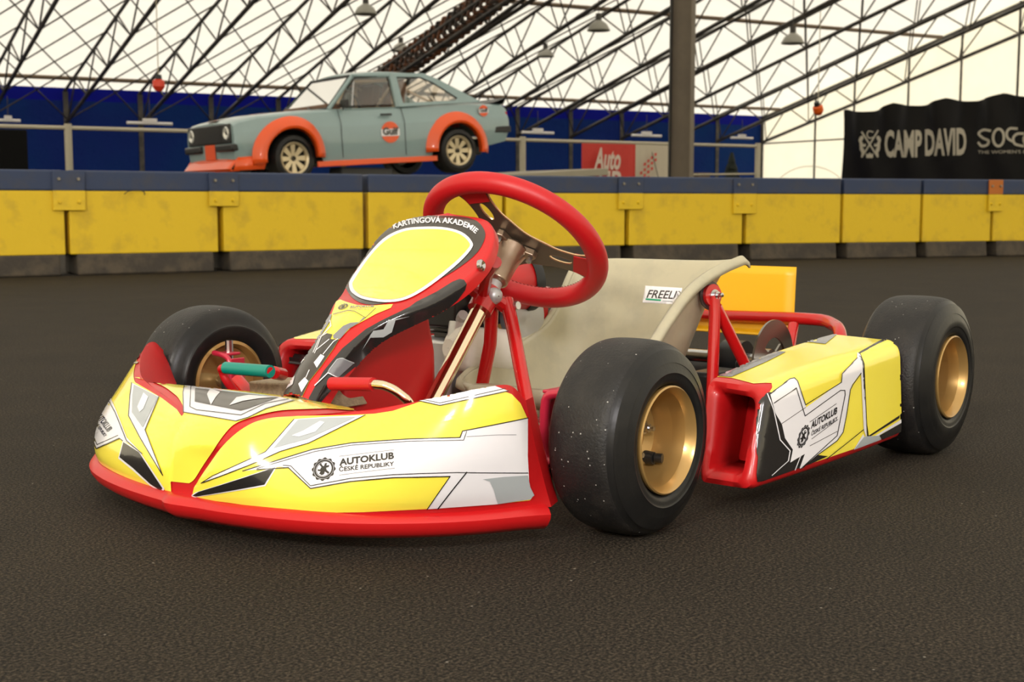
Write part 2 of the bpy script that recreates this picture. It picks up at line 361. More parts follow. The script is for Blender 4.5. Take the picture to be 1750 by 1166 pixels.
# rusty cable lattice running up beside a rafter
t = 18.75; root = empty('lattice_girder', H(t, 4, 0)); tag(root, 'rusty orange and black lattice girder rising behind the car roof', 'girder'); o = H(t, 4, 0)
def gz(s): return roofz(s)-1.55
for da in (-.32, .32):
    for dh in (0, .5):
        mb = MB(); beam(mb, H(t+da, 3, gz(3)+dh)-o, H(t+da, 34, gz(34)+dh)-o, .06, n=6); mb.build('chord', M['truss'], root)
mb = MB(); s = 3
while s < 33:
    for dh in (0, .5): beam(mb, H(t-.32, s, gz(s)+dh)-o, H(t+.32, s+.35, gz(s+.35)+dh)-o, .05, n=5); beam(mb, H(t+.32, s, gz(s)+dh)-o, H(t-.32, s+.35, gz(s+.35)+dh)-o, .05, n=5)
    for da in (-.32, .32): beam(mb, H(t+da, s, gz(s))-o, H(t+da, s+.35, gz(s+.35)+.5)-o, .045, n=5)
    s += .35
mb.build('lattice', M['rust'], root)
# gable posts and rail
def Hu(u): return DW-u
names = ['at the blue corner', 'first to the left of the banner', 'at the left edge of the banner', 'rising behind the letters CAMP', 'rising behind the letters DAVID', 'rising near the right picture edge', 'beyond the right picture edge']
for u, nm in zip((44.6, 41.5, 39.4, 36.7, 34.3, 31.9, 29.4), names):
    s = Hu(u); mb = MB(); beam(mb, H(TG-.1, s, 0), H(TG-.1, s, roofz(s)-.05), .045, n=8)
    tag(mb.build('gable_post', M['truss']), 'slim dark steel gable post '+nm, 'post', 'gable wall posts')
mb = MB(); beam(mb, H(TG-.20, .3, 3.05), H(TG-.20, 5.3, 3.05), .035); tag(mb.build('gable_rail', M['truss']), 'thin dark horizontal rail on the white gable left of the banner', 'rail')
mb = MB(); arc = [H(TG-.30, 3.2+2.6*math.cos(a), .02+2.0*math.sin(a)) for a in np.linspace(0, math.pi, 24)]; mb.tube(arc, .015, 5)
tag(mb.build('arched_hoop', M['pale']), 'thin arched hoop standing against the white gable wall', 'hoop')

# ------------------------------------------------------------------ main pillar
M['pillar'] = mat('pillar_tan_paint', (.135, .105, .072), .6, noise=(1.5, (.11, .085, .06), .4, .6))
M['pillard'] = mat('pillar_dark', (.035, .034, .033), .5)  # darker tone than the web and right flange
zp = 20.; xp = (1161-875)/FPX*zp; wp = 37/FPX*zp
root = empty('support_pillar', G(xp, zp, 0)); tag(root, 'thick brown steel pillar between the red banner and the corner', 'pillar')
ang = math.radians(-22); ux = RGT*math.cos(ang)+GF*math.sin(ang); uy = np.cross([0, 0, 1], ux); Rm = np.array([ux, uy, [0, 0, 1]]).T
MB().box((0, 0, 4.4), (wp*.96, .02, 8.8), R=Rm).build('web', M['pillar'], root)
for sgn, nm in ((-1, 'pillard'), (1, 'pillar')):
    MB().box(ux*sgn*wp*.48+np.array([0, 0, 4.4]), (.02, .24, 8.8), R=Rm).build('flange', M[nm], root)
MB().box((0, 0, .01), (.5, .4, .02), R=Rm).build('base_plate', M['pillard'], root)

# ------------------------------------------------------------------ pipe rail with posts in front of the blue wall
def R2(px, h, D2=20.):           # point of the rail line seen at photo column px
    x = (px-875)/FPX; Z = D2/(Wv[0]+Wv[1]*-x) if False else D2/(.883-.469*x); return G(x*Z, Z, h)
rail = empty('pipe_rail', R2(600, 0)); tag(rail, 'pale pipe handrail on posts in front of the blue wall', 'railing'); o = R2(600, 0)
mb = MB(); mb.tube([R2(-60, 1.56)-o, R2(1292, 1.56)-o], .030, 8); mb.build('rail_pipe', M['pale'], rail)
for px in (-30, 125, 893, 1176, 1291):
    q = R2(px, 0)-o; mb = MB(); mb.tube([q, q+[0, 0, 1.62]], .055 if px != 1176 else .035, 10); mb.build('post', M['pale'], rail)
mb = MB(); mb.tube([R2(1176, 1.0)-o, R2(1290, 1.03)-o], .02, 6); mb.build('lower_pipe', M['pale'], rail)
# red and white banner hung from the rail
M['bred'] = mat('banner_red', (.52, .03, .02), .6, bump=(3, .5, .03)); M['bwhite'] = mat('banner_white', (.50, .44, .34), .6); M['btxt'] = mat('banner_letter_white', (.62, .50, .42), .6)
def cloth(px0, px1, z0, z1, wave, nm, D2=19.9, n=24):
    g = []
    for j in range(9):
        z = z1+(z0-z1)*j/8
        g.append([R2(px0+(px1-px0)*i/n, z, D2+wave*math.sin(i*1.1)*j/8) for i in range(n+1)])
    return np.array(g)
def flatdecal(mb, org, ux, uy, v, f, lift, m):
    ux, uy = np.array(ux), np.array(uy); n = unit(np.cross(ux, uy)); P = [np.array(org)+ux*a+uy*b+n*lift for a, b in v]
    mb.add(P, [q if np.cross(np.array(P[q[1]])-P[q[0]], np.array(P[q[2]])-P[q[0]])@n > 0 else q[::-1] for q in f], m)
mb = MB(); mb.grid(cloth(993, 1084, .55, 1.53, .015, ''), 0); mb.grid(cloth(1084, 1140, .55, 1.53, .01, ''), 1)
o1 = R2(1013, 1.08, 19.8); o2 = R2(1058, 1.08, 19.8); Lx = np.linalg.norm(o2-o1); dx = (o2-o1)
v, f = text2d('Auto', .03, .25); v = v/[v[:, 0].max(), 1]; flatdecal(mb, o1, dx, [0, 0, .52], v, f, .02, 2)
v, f = text2d('TIP', .03, .1); v = v/[v[:, 0].max(), 1]; flatdecal(mb, R2(1014, .70, 19.8), dx, [0, 0, .48], v, f, .02, 2)
a = R2(1090, .78, 19.8); dxx = (R2(1120, .78, 19.8)-a)
for i in range(5):
    for j in range(5):
        if i+j < 6 and (i+j) >= 1: flatdecal(mb, a+dxx*(.05+.2*i)+np.array([0, 0, .1*(4-j)*1.0-.1+.06*i]), dxx*.13, [0, 0, .05], [(0, 0), (1, .3), (1, 1.3), (0, 1)], [(0, 1, 2, 3)], .01, 0)
flatdecal(mb, R2(1111, 1.36, 19.8), R2(1130, .6, 19.8)-R2(1111, 1.36, 19.8), [0, 0, .06], [(0, 0), (1, 0), (1, 1), (0, 1)], [(0, 1, 2, 3)], .012, 3)
tag(mb.build('sponsor_banner', [M['bred'], M['bwhite'], M['btxt'], M['pillard']], sharp=None), 'red and white banner reading Auto hung below the pipe rail', 'banner')
# small things by the rail
M['fir'] = mat('dark_fir', (.008, .014, .008), .8, bump=(30, 1, .05)); M['crate'] = mat('brown_crate', (.10, .065, .045), .7); M['crate2'] = mat('pale_crate', (.45, .38, .28), .6)
q = R2(1247, 0, 22.8); root = empty('fir_tree', q); tag(root, 'small dark artificial fir tree behind the barrier near the corner', 'tree')
mb = MB()
for i in range(9):
    z = .25+i*.140; r = .46*(1-i/9.8)
    mb.lathe([(0, r), (.03, r*.9), (.2, .03)], (0, 0, z), (0, 0, 1), 14)
for k in range(320):
    z = random.uniform(.25, 1.45); r = .50*(1-(z-.2)/1.40); a = random.uniform(0, 6.28); c, s_ = math.cos(a), math.sin(a)
    mb.add([(c*r*.5, s_*r*.5, z+.05), (c*r*1.05-s_*.03, s_*r*1.05+c*.03, z-.03), (c*r*1.15, s_*r*1.15, z-.05), (c*r*1.05+s_*.03, s_*r*1.05-c*.03, z-.03)], [(0, 1, 2, 3)])
mb.build('foliage', M['fir'], root); MB().tube([(0, 0, 0), (0, 0, .35)], .03, 8).build('trunk', M['crate'], root)
def crate(px, z0, wd, ht, m, lab, D2):
    q = R2(px, z0, D2); root = empty('crate', q); tag(root, lab, 'crate')
    Rr = np.array([HW, HR, [0, 0, 1]]).T; MB().box((0, 0, ht/2), (wd, .4, ht), R=Rr).build('box', m, root, bevel=.01)
    MB().box((0, 0, ht+.015), (wd+.04, .44, .03), R=Rr).build('lid', m, root, bevel=.005)
crate(1190, 0, .30, 1.05, M['crate'], 'brown crate standing beside the pillar behind the barrier', 21.5)
crate(1216, 0, .24, .90, M['crate2'], 'pale low crate between the brown crate and the fir tree', 21.0)
q = R2(-2, 0, 18.); root = empty('equipment_rack', q); tag(root, 'dark equipment rack at the left picture edge behind the barrier', 'rack')
Rr = np.array([HW, HR, [0, 0, 1]]).T
MB().box(HW*.20+np.array([0, 0, .7]), (.36, .4, 1.4), R=Rr).build('cabinet', mat('matt_black_cabinet', (.004, .004, .004), .8, spec=.1), root, bevel=.02)
MB().box(HW*-.18+np.array([0, 0, .72]), (.34, .35, .36), R=Rr).build('drum', M['pale'], root, bevel=.05)
MB().box(HW*-.16+np.array([0, 0, 1.35]), (.26, .3, .36), R=Rr).build('upper_drum', M['pale'], root, bevel=.05)

# ------------------------------------------------------------------ hanging lamps
M['tubel'] = mat('tube_lamp_white', (.75, .72, .72), .4); M['shade'] = mat('pale_lamp_shade', (.30, .29, .25), .45)
M['redlamp'] = mat('red_lamp', (.75, .05, .02), .35); M['orange'] = mat('orange_lamp', (.8, .12, .01), .35)
def at(px, py, Z):               # world point at distance Z ahead, seen at photo pixel
    c, d = ray(px, py); v = d/np.dot(d, GF); return c+v*Z
def highbay(px, py, Z, lab, w=.6):
    q = at(px, py, Z); root = empty('bay_lamp', q); tag(root, lab, 'lamp', 'hall bay lamps')
    MB().lathe([(-.22, w*.5), (-.20, w*.5), (-.05, w*.36), (.05, w*.14), (.06, 0.001)], (0, 0, 0), (0, 0, 1), 24).build('lamp_shade', M['shade'], root, solid=.01)
    MB().lathe([(.05, .001), (.05, .08), (.22, .08), (.22, .001)], (0, 0, 0), (0, 0, 1), 12).build('ballast', M['truss'], root)
    MB().tube([(0, 0, .2), (0, 0, .9)], .01, 5).build('hanger', M['truss'], root)
highbay(625, 10, 34, 'pale bay lamp under the roof above the car bonnet, leftmost one'); highbay(1023, 38, 34, 'pale bay lamp under the roof left of the pillar')
highbay(685, 76, 42, 'pale bay lamp half hidden by the rusty girder'); highbay(1355, 60, 34, 'pale bay lamp under the roof right of the pillar')
highbay(932, 86, 44, 'small far bay lamp above the rear of the car')
def tube_lamp(px, py, wpx, Z, lab):
    q = at(px, py, Z); root = empty('tube_lamp', q); tag(root, lab, 'lamp', 'tube lamps along the blue wall'); L = wpx/FPX*Z*1.15
    mb = MB(); mb.tube([-HW*L/2, HW*L/2], .045, 8); mb.build('tube', M['tubel'], root)
    MB().box((0, 0, .09), (L*.3, .1, .1), R=np.array([HW, HR, [0, 0, 1]]).T).build('housing', M['tubel'], root)
    MB().tube([(0, 0, .1), (0, 0, .7)], .012, 5).build('hanger', M['truss'], root)
tube_lamp(14, 206, 34, 38, 'white tube lamp at the left picture edge on the blue wall'); tube_lamp(256, 211, 66, 38, 'white tube lamp on the blue wall left of the car')
tube_lamp(919, 227, 54, 42, 'white tube lamp on the blue wall right of the car'); tube_lamp(1105, 232, 52, 44, 'white tube lamp on the blue wall above the red banner')
tube_lamp(1268, 236, 40, 50, 'white tube lamp on the blue wall near the corner')
def beacon(px, py, Z, ztop, m, lab, h=.34, tilt=0.):
    q = at(px, py, Z); root = empty('signal_lamp', q); tag(root, lab, 'lamp')
    MB().lathe([(-h*.55, .001), (-h*.5, h*.22), (-h*.2, h*.42), (h*.2, h*.40), (h*.3, h*.2), (h*.3, .001)], (0, 0, 0), (tilt, 0, 1), 20).build('lens', m, root)
    MB().lathe([(h*.3, .001), (h*.3, h*.25), (h*.6, h*.2), (h*.6, .001)], (0, 0, 0), (tilt, 0, 1), 16).build('cap', M['blackp'], root)
    MB().tube([(0, 0, h*.55), (0, 0, ztop)], .010, 5).build('cord', M['pale'], root)
beacon(271, 143, 24, 4.5, M['redlamp'], 'red signal lamp hanging on a long cord at upper left', .27); beacon(1398, 186, 26, 1.9, M['orange'], 'orange and black signal lamp hanging in front of the white gable', .25, .6)

# ------------------------------------------------------------------ black banner on the gable
M['bblack'] = mat('banner_black', (.008, .007, .007), .5, spec=.2); M['bcream'] = mat('banner_cream', (.55, .50, .40), .6)
S0, S1 = DW-39.5, DW-28.0
def ban(s, z, ex=0.):
    f = .10*math.sin((s-S0)*2*math.pi/2.42*2)*max(0, (z-2.0)/2)+.05*math.sin(s*3.1+z*1.3)
    return H(TG-.55+f+ex, s, z)
g = []
for j in range(24):
    row = []
    for i in range(120):
        s = S0+(S1-S0)*i/119; ph = ((s-(DW-39.4))/2.42) % 1; zt = 4.18-.20*math.sin(math.pi*ph)+.12*min(1, (s-S0)/3)
        row.append(ban(s, 1.15+(zt-1.15)*(1-j/23)))
    g.append(row)
mb = MB(); g = np.array(g); mb.grid(g, 0); bb = bvh_of([g])
def P4(x, y): return (1440+x*.17714, 160+y*.17714)
def q4(*l): return [P4(*p) for p in l]
v, f = text2d('CAMP', .035); W_ = v[:, 0].max(); decal(mb, bb, [(P4(412+358*(a/W_), 603-240*(b/.69)*1.0-8*(a/W_)*0)) for a, b in v], f, .04, 1, 14)
v, f = text2d('DAVID', .035); W_ = v[:, 0].max(); decal(mb, bb, [(P4(803+395*(a/W_), 590-8*(a/W_)-(235+8*(a/W_))*(b/.69))) for a, b in v], f, .04, 1, 14)
def stroke(pts, wd): dline(mb, bb, [P4(*p) for p in cr(pts, max(8, 6*len(pts)))], wd*.177, .04, 1, 14)
stroke([(1430, 358), (1370, 350), (1322, 385), (1360, 425), (1415, 455), (1400, 495), (1350, 505), (1318, 475)], 24)
stroke([tuple(p) for p in circ(1510, 425, 52, 14, 82)]+[(1562, 425)], 24)
stroke([(1690, 338), (1620, 340), (1590, 380), (1600, 430), (1640, 460)], 24); stroke([(1750, 385), (1690, 390), (1655, 430), (1670, 485), (1750, 508)], 24)
stroke([(1850, 385), (1790, 390), (1755, 430), (1770, 485), (1850, 508)], 24); stroke([(1930, 345), (1930, 510)], 24)
v, f = text2d("THE WOMEN'S BRAND", .0); W_ = v[:, 0].max(); decal(mb, bb, [(P4(1312+640*(a/W_), 580-6*(a/W_)-30*(b/.69))) for a, b in v], f, .04, 1, 14)
for a, b in (((190, 372), (345, 612)), ((350, 358), (192, 612))): dline(mb, bb, [P4(*a), P4(*b)], 2.6, .04, 1, 14)
stroke([(300, 372), (255, 365), (240, 400), (262, 430), (300, 425)], 11)
for sg in (-1, 1):
    base = [(95, -70), (80, -75), (70, -50), (88, -20), (72, 10), (50, 5), (48, 30), (80, 35), (60, 70), (78, 130), (92, 130), (88, 90), (105, 60), (108, 0), (118, -30), (108, -60)]
    dpoly(mb, bb, [P4(270+sg*(x-8), 480+y) for x, y in (base if sg > 0 else base[::-1])], .04, 1, 14)
dpoly(mb, bb, q4((232, 575), (250, 590), (268, 570), (285, 590), (302, 575), (298, 622), (236, 622)), .04, 1, 14)
tag(mb.build('black_banner', [M['bblack'], M['bcream']], sharp=60), 'long black cloth banner reading CAMP DAVID on the gable', 'banner')

# ------------------------------------------------------------------ track barrier of concrete blocks
M['by'] = mat('yellow_barrier_paint', (.74, .50, .012), .55, noise=(5, (.52, .34, .02), .50, .74), bump=(35, .35, .004))
M['bb'] = mat('blue_barrier_paint', (.025, .042, .10), .55, noise=(6, (.045, .05, .075), .45, .7), bump=(40, .3, .003))
M['conc'] = mat('scuffed_concrete', (.045, .036, .028), .8, noise=(7, (.085, .066, .045), .45, .65), bump=(50, .6, .006))
M['bolt'] = mat('bolt_head', (.30, .27, .22), .4, metal=.6); M['borange'] = mat('rusty_orange_paint', (.46, .13, .012), .5)
FX = [-420, 0, 230, 600, 1250, 1750, 2150]; FY = [488, 474, 468.5, 457.5, 445.3, 437.5, 432]
def fline(px): return bp(px, float(np.interp(px, FX, FY)), 'z', 0.)
J = [-420, -150, 118, 378, 625, 862, 1070, 1270, 1437, 1573, 1693, 1830, 1960]
lab = ['beyond the left picture edge', 'at the left picture edge', 'between the two joining plates left of the car', 'below the front of the car', 'behind the steering wheel, left half', 'behind the steering wheel, right half', 'between the red banner and the fir tree', 'right of the fir tree', 'narrow one below the left part of the black banner', 'narrow one left of the orange plate', 'at the right picture edge', 'beyond the right picture edge']
for i in range(len(J)-1):
    a, b = fline(J[i]), fline(J[i+1]); d = unit(b-a); n = unit(np.cross([0, 0, 1], d)); n = n if n@(a-CAM) > 0 else -n
    g0 = .014 if J[i] not in (378, 625, 1070, 1270) else .024; a = a+d*g0; b = b-d*.014; L = np.linalg.norm(b-a); o = (a+b)/2
    root = empty('barrier_block', o); tag(root, 'yellow and blue concrete barrier block '+lab[i], 'barrier', 'concrete barrier blocks')
    def sect(mb, z0, z1, f0, f1, inset, m=0, back=.34):
        h = L/2-inset; P = [-d*h+n*f0+[0, 0, z0], d*h+n*f0+[0, 0, z0], d*h+n*f1+[0, 0, z1], -d*h+n*f1+[0, 0, z1]]; Q = [p*0+[p[0], p[1], p[2]] for p in P]
        Bk = [-d*h+n*back+[0, 0, z0], d*h+n*back+[0, 0, z0], d*h+n*back+[0, 0, z1], -d*h+n*back+[0, 0, z1]]
        mb.add(P+Bk, [(0, 1, 2, 3), (5, 4, 7, 6), (1, 5, 6, 2), (4, 0, 3, 7), (3, 2, 6, 7), (4, 5, 1, 0)], m)
    mb = MB(); sect(mb, 0, .132, -.02, -.005, .035); mb.build('foot', M['conc'], root, bevel=.015, sharp=None)
    mb = MB(); sect(mb, .128, .520, 0, 0, 0); mb.build('body', M['by'], root, bevel=.008, sharp=None)
    mb = MB(); sect(mb, .518, .645, -.004, -.004, 0); mb.build('top_band', M['bb'], root, bevel=.012, sharp=None)
for px, w_, zb, kind, lb in ((122, .19, .40, 0, 'steel joining plate half blue half yellow at the left barrier joint'), (384, .20, .425, 0, 'steel joining plate half blue half yellow below the car front'), (1075, .205, .40, 0, 'steel joining plate on the barrier below the red banner'), (1269, .20, .365, 0, 'steel joining plate on the barrier below the fir tree'), (1695, .14, .38, 1, 'joining plate with rusty orange top at the right')):
    c = fline(px); d = unit(fline(px+8)-fline(px-8)); n = unit(np.cross([0, 0, 1], d)); n = n if n@(c-CAM) > 0 else -n
    Rm = np.array([d, n, [0, 0, 1]]).T; root = empty('joining_plate', c-n*.017); tag(root, lb, 'plate')
    MB().box((0, 0, (zb+.52)/2), (w_, .014, .52-zb), R=Rm).build('lower_plate', M['by'], root, bevel=.003)
    MB().box((0, 0, .5815), (w_, .014, .121), R=Rm).build('upper_plate', M['borange'] if kind else M['bb'], root, bevel=.003)
    for sx in (-.3, .3):
        for z in (.59, (zb+.52)/2-.01):
            MB().lathe([(-.014, .001), (-.014, .008), (0, .011)], d*sx*w_+np.array([0, 0, z])-n*.006, n, 10).build('bolt', M['bolt'] if z > .5 else M['by'], root)
hk = MB(); c = fline(235); d = unit(fline(250)-fline(220)); n = unit(np.cross([0, 0, 1], d)); n = n if n@(c-CAM) > 0 else -n
hk.tube(cr([c+d*x-n*.012+np.array([0, 0, z]) for x, z in ((-.07, .50), (-.045, .517), (0, .522), (.04, .520), (.055, .512), (.057, .495))], 20), .003, 6)
tag(hk.build('lifting_hook', M['conc']), 'thin bent wire hook on the yellow barrier left of the car', 'hook')

# ------------------------------------------------------------------ rally car on a raised deck behind the barrier
CR = Matrix.Translation((-10.6257, -11.1626, .775)) @ Matrix.Rotation(-.2701, 4, 'Z') @ Matrix.Rotation(.0637, 4, 'Y')
car = bpy.data.objects.new('rally_car', None); C.objects.link(car); car.matrix_world = CR
tag(car, 'pale blue vintage two door coupe with orange wheel arches behind the barrier', 'car')
CI = np.array(CR.inverted())
M['cblue'] = mat('pale_blue_car_paint', (.26, .36, .37), .28, coat=.5); M['corange'] = mat('orange_car_paint', (.85, .095, .010), .35, coat=.4)
M['cglass'] = mat('car_glass', (.85, .75, .62), .04)
nt = M['cglass'].node_tree; pr = nt.nodes['Principled BSDF']; gl = nt.nodes.new('ShaderNodeBsdfTransparent'); gl.inputs[0].default_value = (.86, .80, .72, 1); gs = nt.nodes.new('ShaderNodeBsdfGlossy'); gs.inputs['Roughness'].default_value = .02
lw = nt.nodes.new('ShaderNodeFresnel'); lw.inputs[0].default_value = 1.5; mx = nt.nodes.new('ShaderNodeMixShader'); nt.links.new(lw.outputs[0], mx.inputs[0]); nt.links.new(gl.outputs[0], mx.inputs[1]); nt.links.new(gs.outputs[0], mx.inputs[2]); nt.links.new(mx.outputs[0], nt.nodes['Material Output'].inputs[0])
M['lamp'] = mat('headlamp_glass', (.75, .75, .72), .12, metal=.4); M['tail'] = mat('tail_lamp', (.5, .02, .02), .25)
M['cabin'] = mat('cabin_brown', (.14, .075, .045), .7); M['cream'] = mat('cage_cream', (.60, .50, .38), .5); M['rimg'] = mat('pale_gold_alloy', (.62, .52, .34), .3, metal=.5)
def half_section(x, wz, top):    # right-left symmetric body section, list of (y, z)
    return wz
# lower body: x, sill z, half width at sill, half width at shoulder crease, shoulder z, deck half width, deck z
ST = [(1.93, .32, .70, .74, .60, .70, .745), (1.90, .29, .72, .765, .61, .72, .775), (1.6, .27, .74, .785, .64, .72, .83), (1.2, .26, .75, .79, .66, .71, .86), (.95, .24, .75, .79, .66, .71, .875), (.62, .20, .75, .79, .66, .70, .89),
      (.2, .19, .75, .79, .66, .69, .895), (-.4, .19, .75, .79, .67, .69, .90), (-.9, .22, .75, .79, .68, .69, .91), (-1.2, .28, .75, .79, .69, .69, .92), (-1.55, .32, .74, .78, .70, .68, .925), (-2.04, .40, .70, .74, .70, .66, .90), (-2.10, .50, .68, .72, .68, .64, .86)]
xs = [s[0] for s in ST]
def bw(x, k): return float(np.interp(-x, [-q for q in xs], [s[k] for s in ST]))
mb = MB(); X = sorted(set(list(np.linspace(-2.10, 1.93, 60))), reverse=True); rows = []
def archz(x, z):      # wheel openings cut into the sill line
    for c in (1.2, -1.2):
        if abs(x-c) < .37: z = max(z, .32+math.sqrt(max(0, .37**2-(x-c)**2)))
    return z
for x in X:
    zs = bw(x, 1); ws_, wm, zm, wd, zd = [bw(x, k) for k in (2, 3, 4, 5, 6)]; za = archz(x, zs); zm2 = max(zm, za+.012)
    r = [(ws_+(wm-ws_)*min(1, (za-zs)/(zm-zs)), za), (wm*.995, (za+zm2)/2), (wm, zm2), (wm-.012, zm2+.03), (wd+.02, zd-.03), (wd-.02, zd-.004), (wd*.6, zd+.018), (0, zd+.026)]
    rows.append([(x, y, z) for y, z in r]+[(x, -y, z) for y, z in r[-2::-1]])
mb.grid(np.array(rows), 0); n0 = len(rows[0])
mb.add(rows[0], [tuple(range(n0))], 0); mb.add(rows[-1], [tuple(range(n0))[::-1]], 0)
body = mb.build('body', [M['cblue'], M['corange']], car, sharp=28)
# orange bonnet stripe, roundels with lettering on the flanks
mb = MB()
for x0, x1 in ((1.90, 1.25), (1.25, .68)):
    zz = [bw(x, 6)+.032 for x in (x0, x1)]
    mb.add([(x0, -.16, zz[0]), (x0, .16, zz[0]), (x1, .16, zz[1]), (x1, -.16, zz[1])], [(0, 1, 2, 3)])
mb.add([(1.942, -.16, .33), (1.942, .16, .33), (1.942, .16, .515), (1.942, -.16, .515)], [(0, 1, 2, 3)])
mb.build('bonnet_stripe', M['corange'], car, sharp=None)
def roundel(x, z, r, y, txt=True):
    mb = MB(); v, f = flat2d([circ(0, 0, 1.0)]); flatdecal(mb, (x, y, z), (-r, 0, 0), (0, 0, r), v, f, .004, 0)
    mb.add([(x+r*1.02, y+.007, z-.36*r), (x-r*1.02, y+.007, z-.36*r), (x-r*1.02, y+.007, z+.30*r), (x+r*1.02, y+.007, z+.30*r)], [(0, 1, 2, 3)], 1)
    v, f = text2d('Gulf', .05); v = (v-[0, 0])/v[:, 0].max(); flatdecal(mb, (x+r*.86, y, z-.22*r), (-1.72*r, 0, 0), (0, 0, 1.72*r*.95), v, f, .010, 2)
    mb.build('roundel', [M['corange'], M['white'], M['black']], car, sharp=None)
roundel(-.18, .575, .135, .793); roundel(-1.66, .815, .075, .765)
# cabin
RT = [(.62, .66, .94), (.20, .56, 1.315), (-.05, .555, 1.345), (-.72, .545, 1.335), (-.95, .54, 1.28), (-1.52, .60, .975)]   # x, half width, z of the roof outline
mb = MB(); rr_ = [(.20, 1.315), (.05, 1.345), (-.3, 1.358), (-.7, 1.34), (-.92, 1.30)]
g = np.array([[(x, y*.56, z-.045*abs(y)**2.2+.0) for y in np.linspace(1, -1, 13)] for x, z in rr_]); mb.grid(patch_grid([list(r) for r in g], 13, 12), 0)
mb.build('roof', M['cblue'], car, solid=.03, sharp=40)
def pillar(a, b, r=.028, nm='roof_pillar', m='cblue'):
    for s in (1, -1):
        A = np.array(a)*[1, s, 1]; B = np.array(b)*[1, s, 1]; MB().tube([A, B], r, 8).build(nm, M[m], car)
pillar((.62, .67, .88), (.18, .55, 1.31)); pillar((-.37, .69, .89), (-.37, .555, 1.33), .035); pillar((.20, .56, 1.305), (-.90, .555, 1.30), .028, 'roof_rail')
# rear quarter: sheet around the tapering side window, and the sloping rear deck
for s in (1, -1):
    Y = lambda z: (.70-(z-.94)*.37)*s
    mb = MB(); P = lambda x, z: (x, Y(z), z)
    outer = [(-.37, 1.33), (-.85, 1.325), (-1.05, 1.25), (-1.66, .93), (-.37, .89)]; hole = [(-.44, 1.28), (-.80, 1.275), (-.98, 1.20), (-1.30, .99), (-1.25, .955), (-.44, .935)]
    v, f = flat2d([outer, hole]); mb.add([P(a, b) for a, b in v], [q if s > 0 else q[::-1] for q in f]); mb.build('rear_quarter', M['cblue'], car, solid=.02 if s > 0 else -.02, sharp=None)
    MB().add([P(a, b) for a, b in hole], [tuple(range(6))]).build('quarter_window', M['cglass'], car, sharp=None)
    MB().tube([np.array(P(a, b))+[0, .004*s, 0] for a, b in hole], .009, 6, closed=True).build('window_trim', M['blackp'], car)
    dw = [(.52, .915), (.16, 1.285), (-.31, 1.295), (-.31, .925)]
    MB().add([P(a, b) for a, b in dw], [(0, 1, 2, 3)]).build('door_window', M['cglass'], car, sharp=None)
    MB().tube([np.array(P(a, b))+[0, .004*s, 0] for a, b in dw], .009, 6, closed=True).build('window_trim', M['blackp'], car)
    MB().tube([P(.30, .92), P(.18, 1.27)], .008, 6).build('vent_bar', M['steel'], car)
    MB().box((-.14, .785*s, .80), (.16, .02, .025)).build('door_handle', M['blackp'], car, bevel=.004)
    mb = MB()
    for xx in (.52, -.40): mb.tube([(xx, .792*s, .28), (xx, .797*s, .705), (xx, .72*s, .88)], .004, 5)
    mb.build('door_gap', M['blackp'], car)
    mb = MB(); mb.tube([(.44, .72*s, .88), (.46, .78*s, .92)], .012, 6); mb.box((.45, .80*s, .945), (.05, .13, .10)); mb.build('door_mirror', M['blackp'], car, bevel=.012)
    for c in (1.2, -1.2):          # flared arches
        rr = []
        for a in np.linspace(-.15 if c > 0 else -.05, math.pi+(.05 if c > 0 else .15), 26):
            k = 1+.10*math.cos(a) if c > 0 else 1
            ring = [(c+math.cos(a)*q*k, y*s, .32+math.sin(a)*q) for q, y in ((.335, .80), (.35, .865), (.375, .875), (.43, .845), (.49, .785), (.475, .765))]
            rr.append(ring)
        MB().grid(np.array(rr)).build('wheel_arch', M['corange'], car, sharp=50, solid=.004)
    MB().box((0, .775*s, .215), (1.75, .03, .07)).build('side_skirt', M['corange'], car, bevel=.008)
    MB().box((-1.90, .735*s, .56), (.42, .035, .085)).build('rear_bumper_end', M['blackp'], car, bevel=.012)
    MB().box((-2.08, .60*s, .72), (.04, .19, .15)).build('tail_lamp', M['tail'], car, bevel=.01)
    MB().box((1.93, .50*s, .465), (.10, .50, .085)).build('quarter_bumper', M['blackp'], car, bevel=.02)
    MB().lathe([(0, .001), (.015, .07), (0, .088), (-.05, .09)], (1.945, .55*s, .64), (1, 0, 0), 24).build('headlamp', M['lamp'], car)
mb = MB().add([(.62, .64, .90), (.62, -.64, .90), (.22, -.53, 1.30), (.22, .53, 1.30)], [(0, 1, 2, 3)]); mb.build('windscreen', M['cglass'], car, sharp=None)
MB().tube([(.63, .65, .90), (.63, -.65, .90), (.22, -.54, 1.31), (.22, .54, 1.31)], .012, 6, closed=True).build('windscreen_rubber', M['blackp'], car)
MB().add([(-.95, .50, 1.27), (-.95, -.50, 1.27), (-1.56, -.55, .95), (-1.56, .55, .95)], [(0, 1, 2, 3)]).build('rear_screen', M['cglass'], car, sharp=None)
MB().tube([(.68, .30, .915), (.60, .02, .95)], .008, 5).build('wiper', M['blackp'], car)
MB().box((1.935, 0, .635), (.03, 1.33, .235)).build('grille', M['blackp'], car, bevel=.02)
mb = MB()
for z in np.linspace(.55, .72, 8): mb.box((1.955, 0, z), (.012, .80, .006))
mb.build('grille_bars', M['dsteel'], car)
mb = MB(); g = np.array([[(1.90+.03*(1-(y/.74)**4)+dx, y, z) for y in np.linspace(-.74, .74, 17)] for dx, z in ((-.02, .345), (.03, .29), (.10, .215), (.08, .19), (0, .19))]); mb.grid(g)
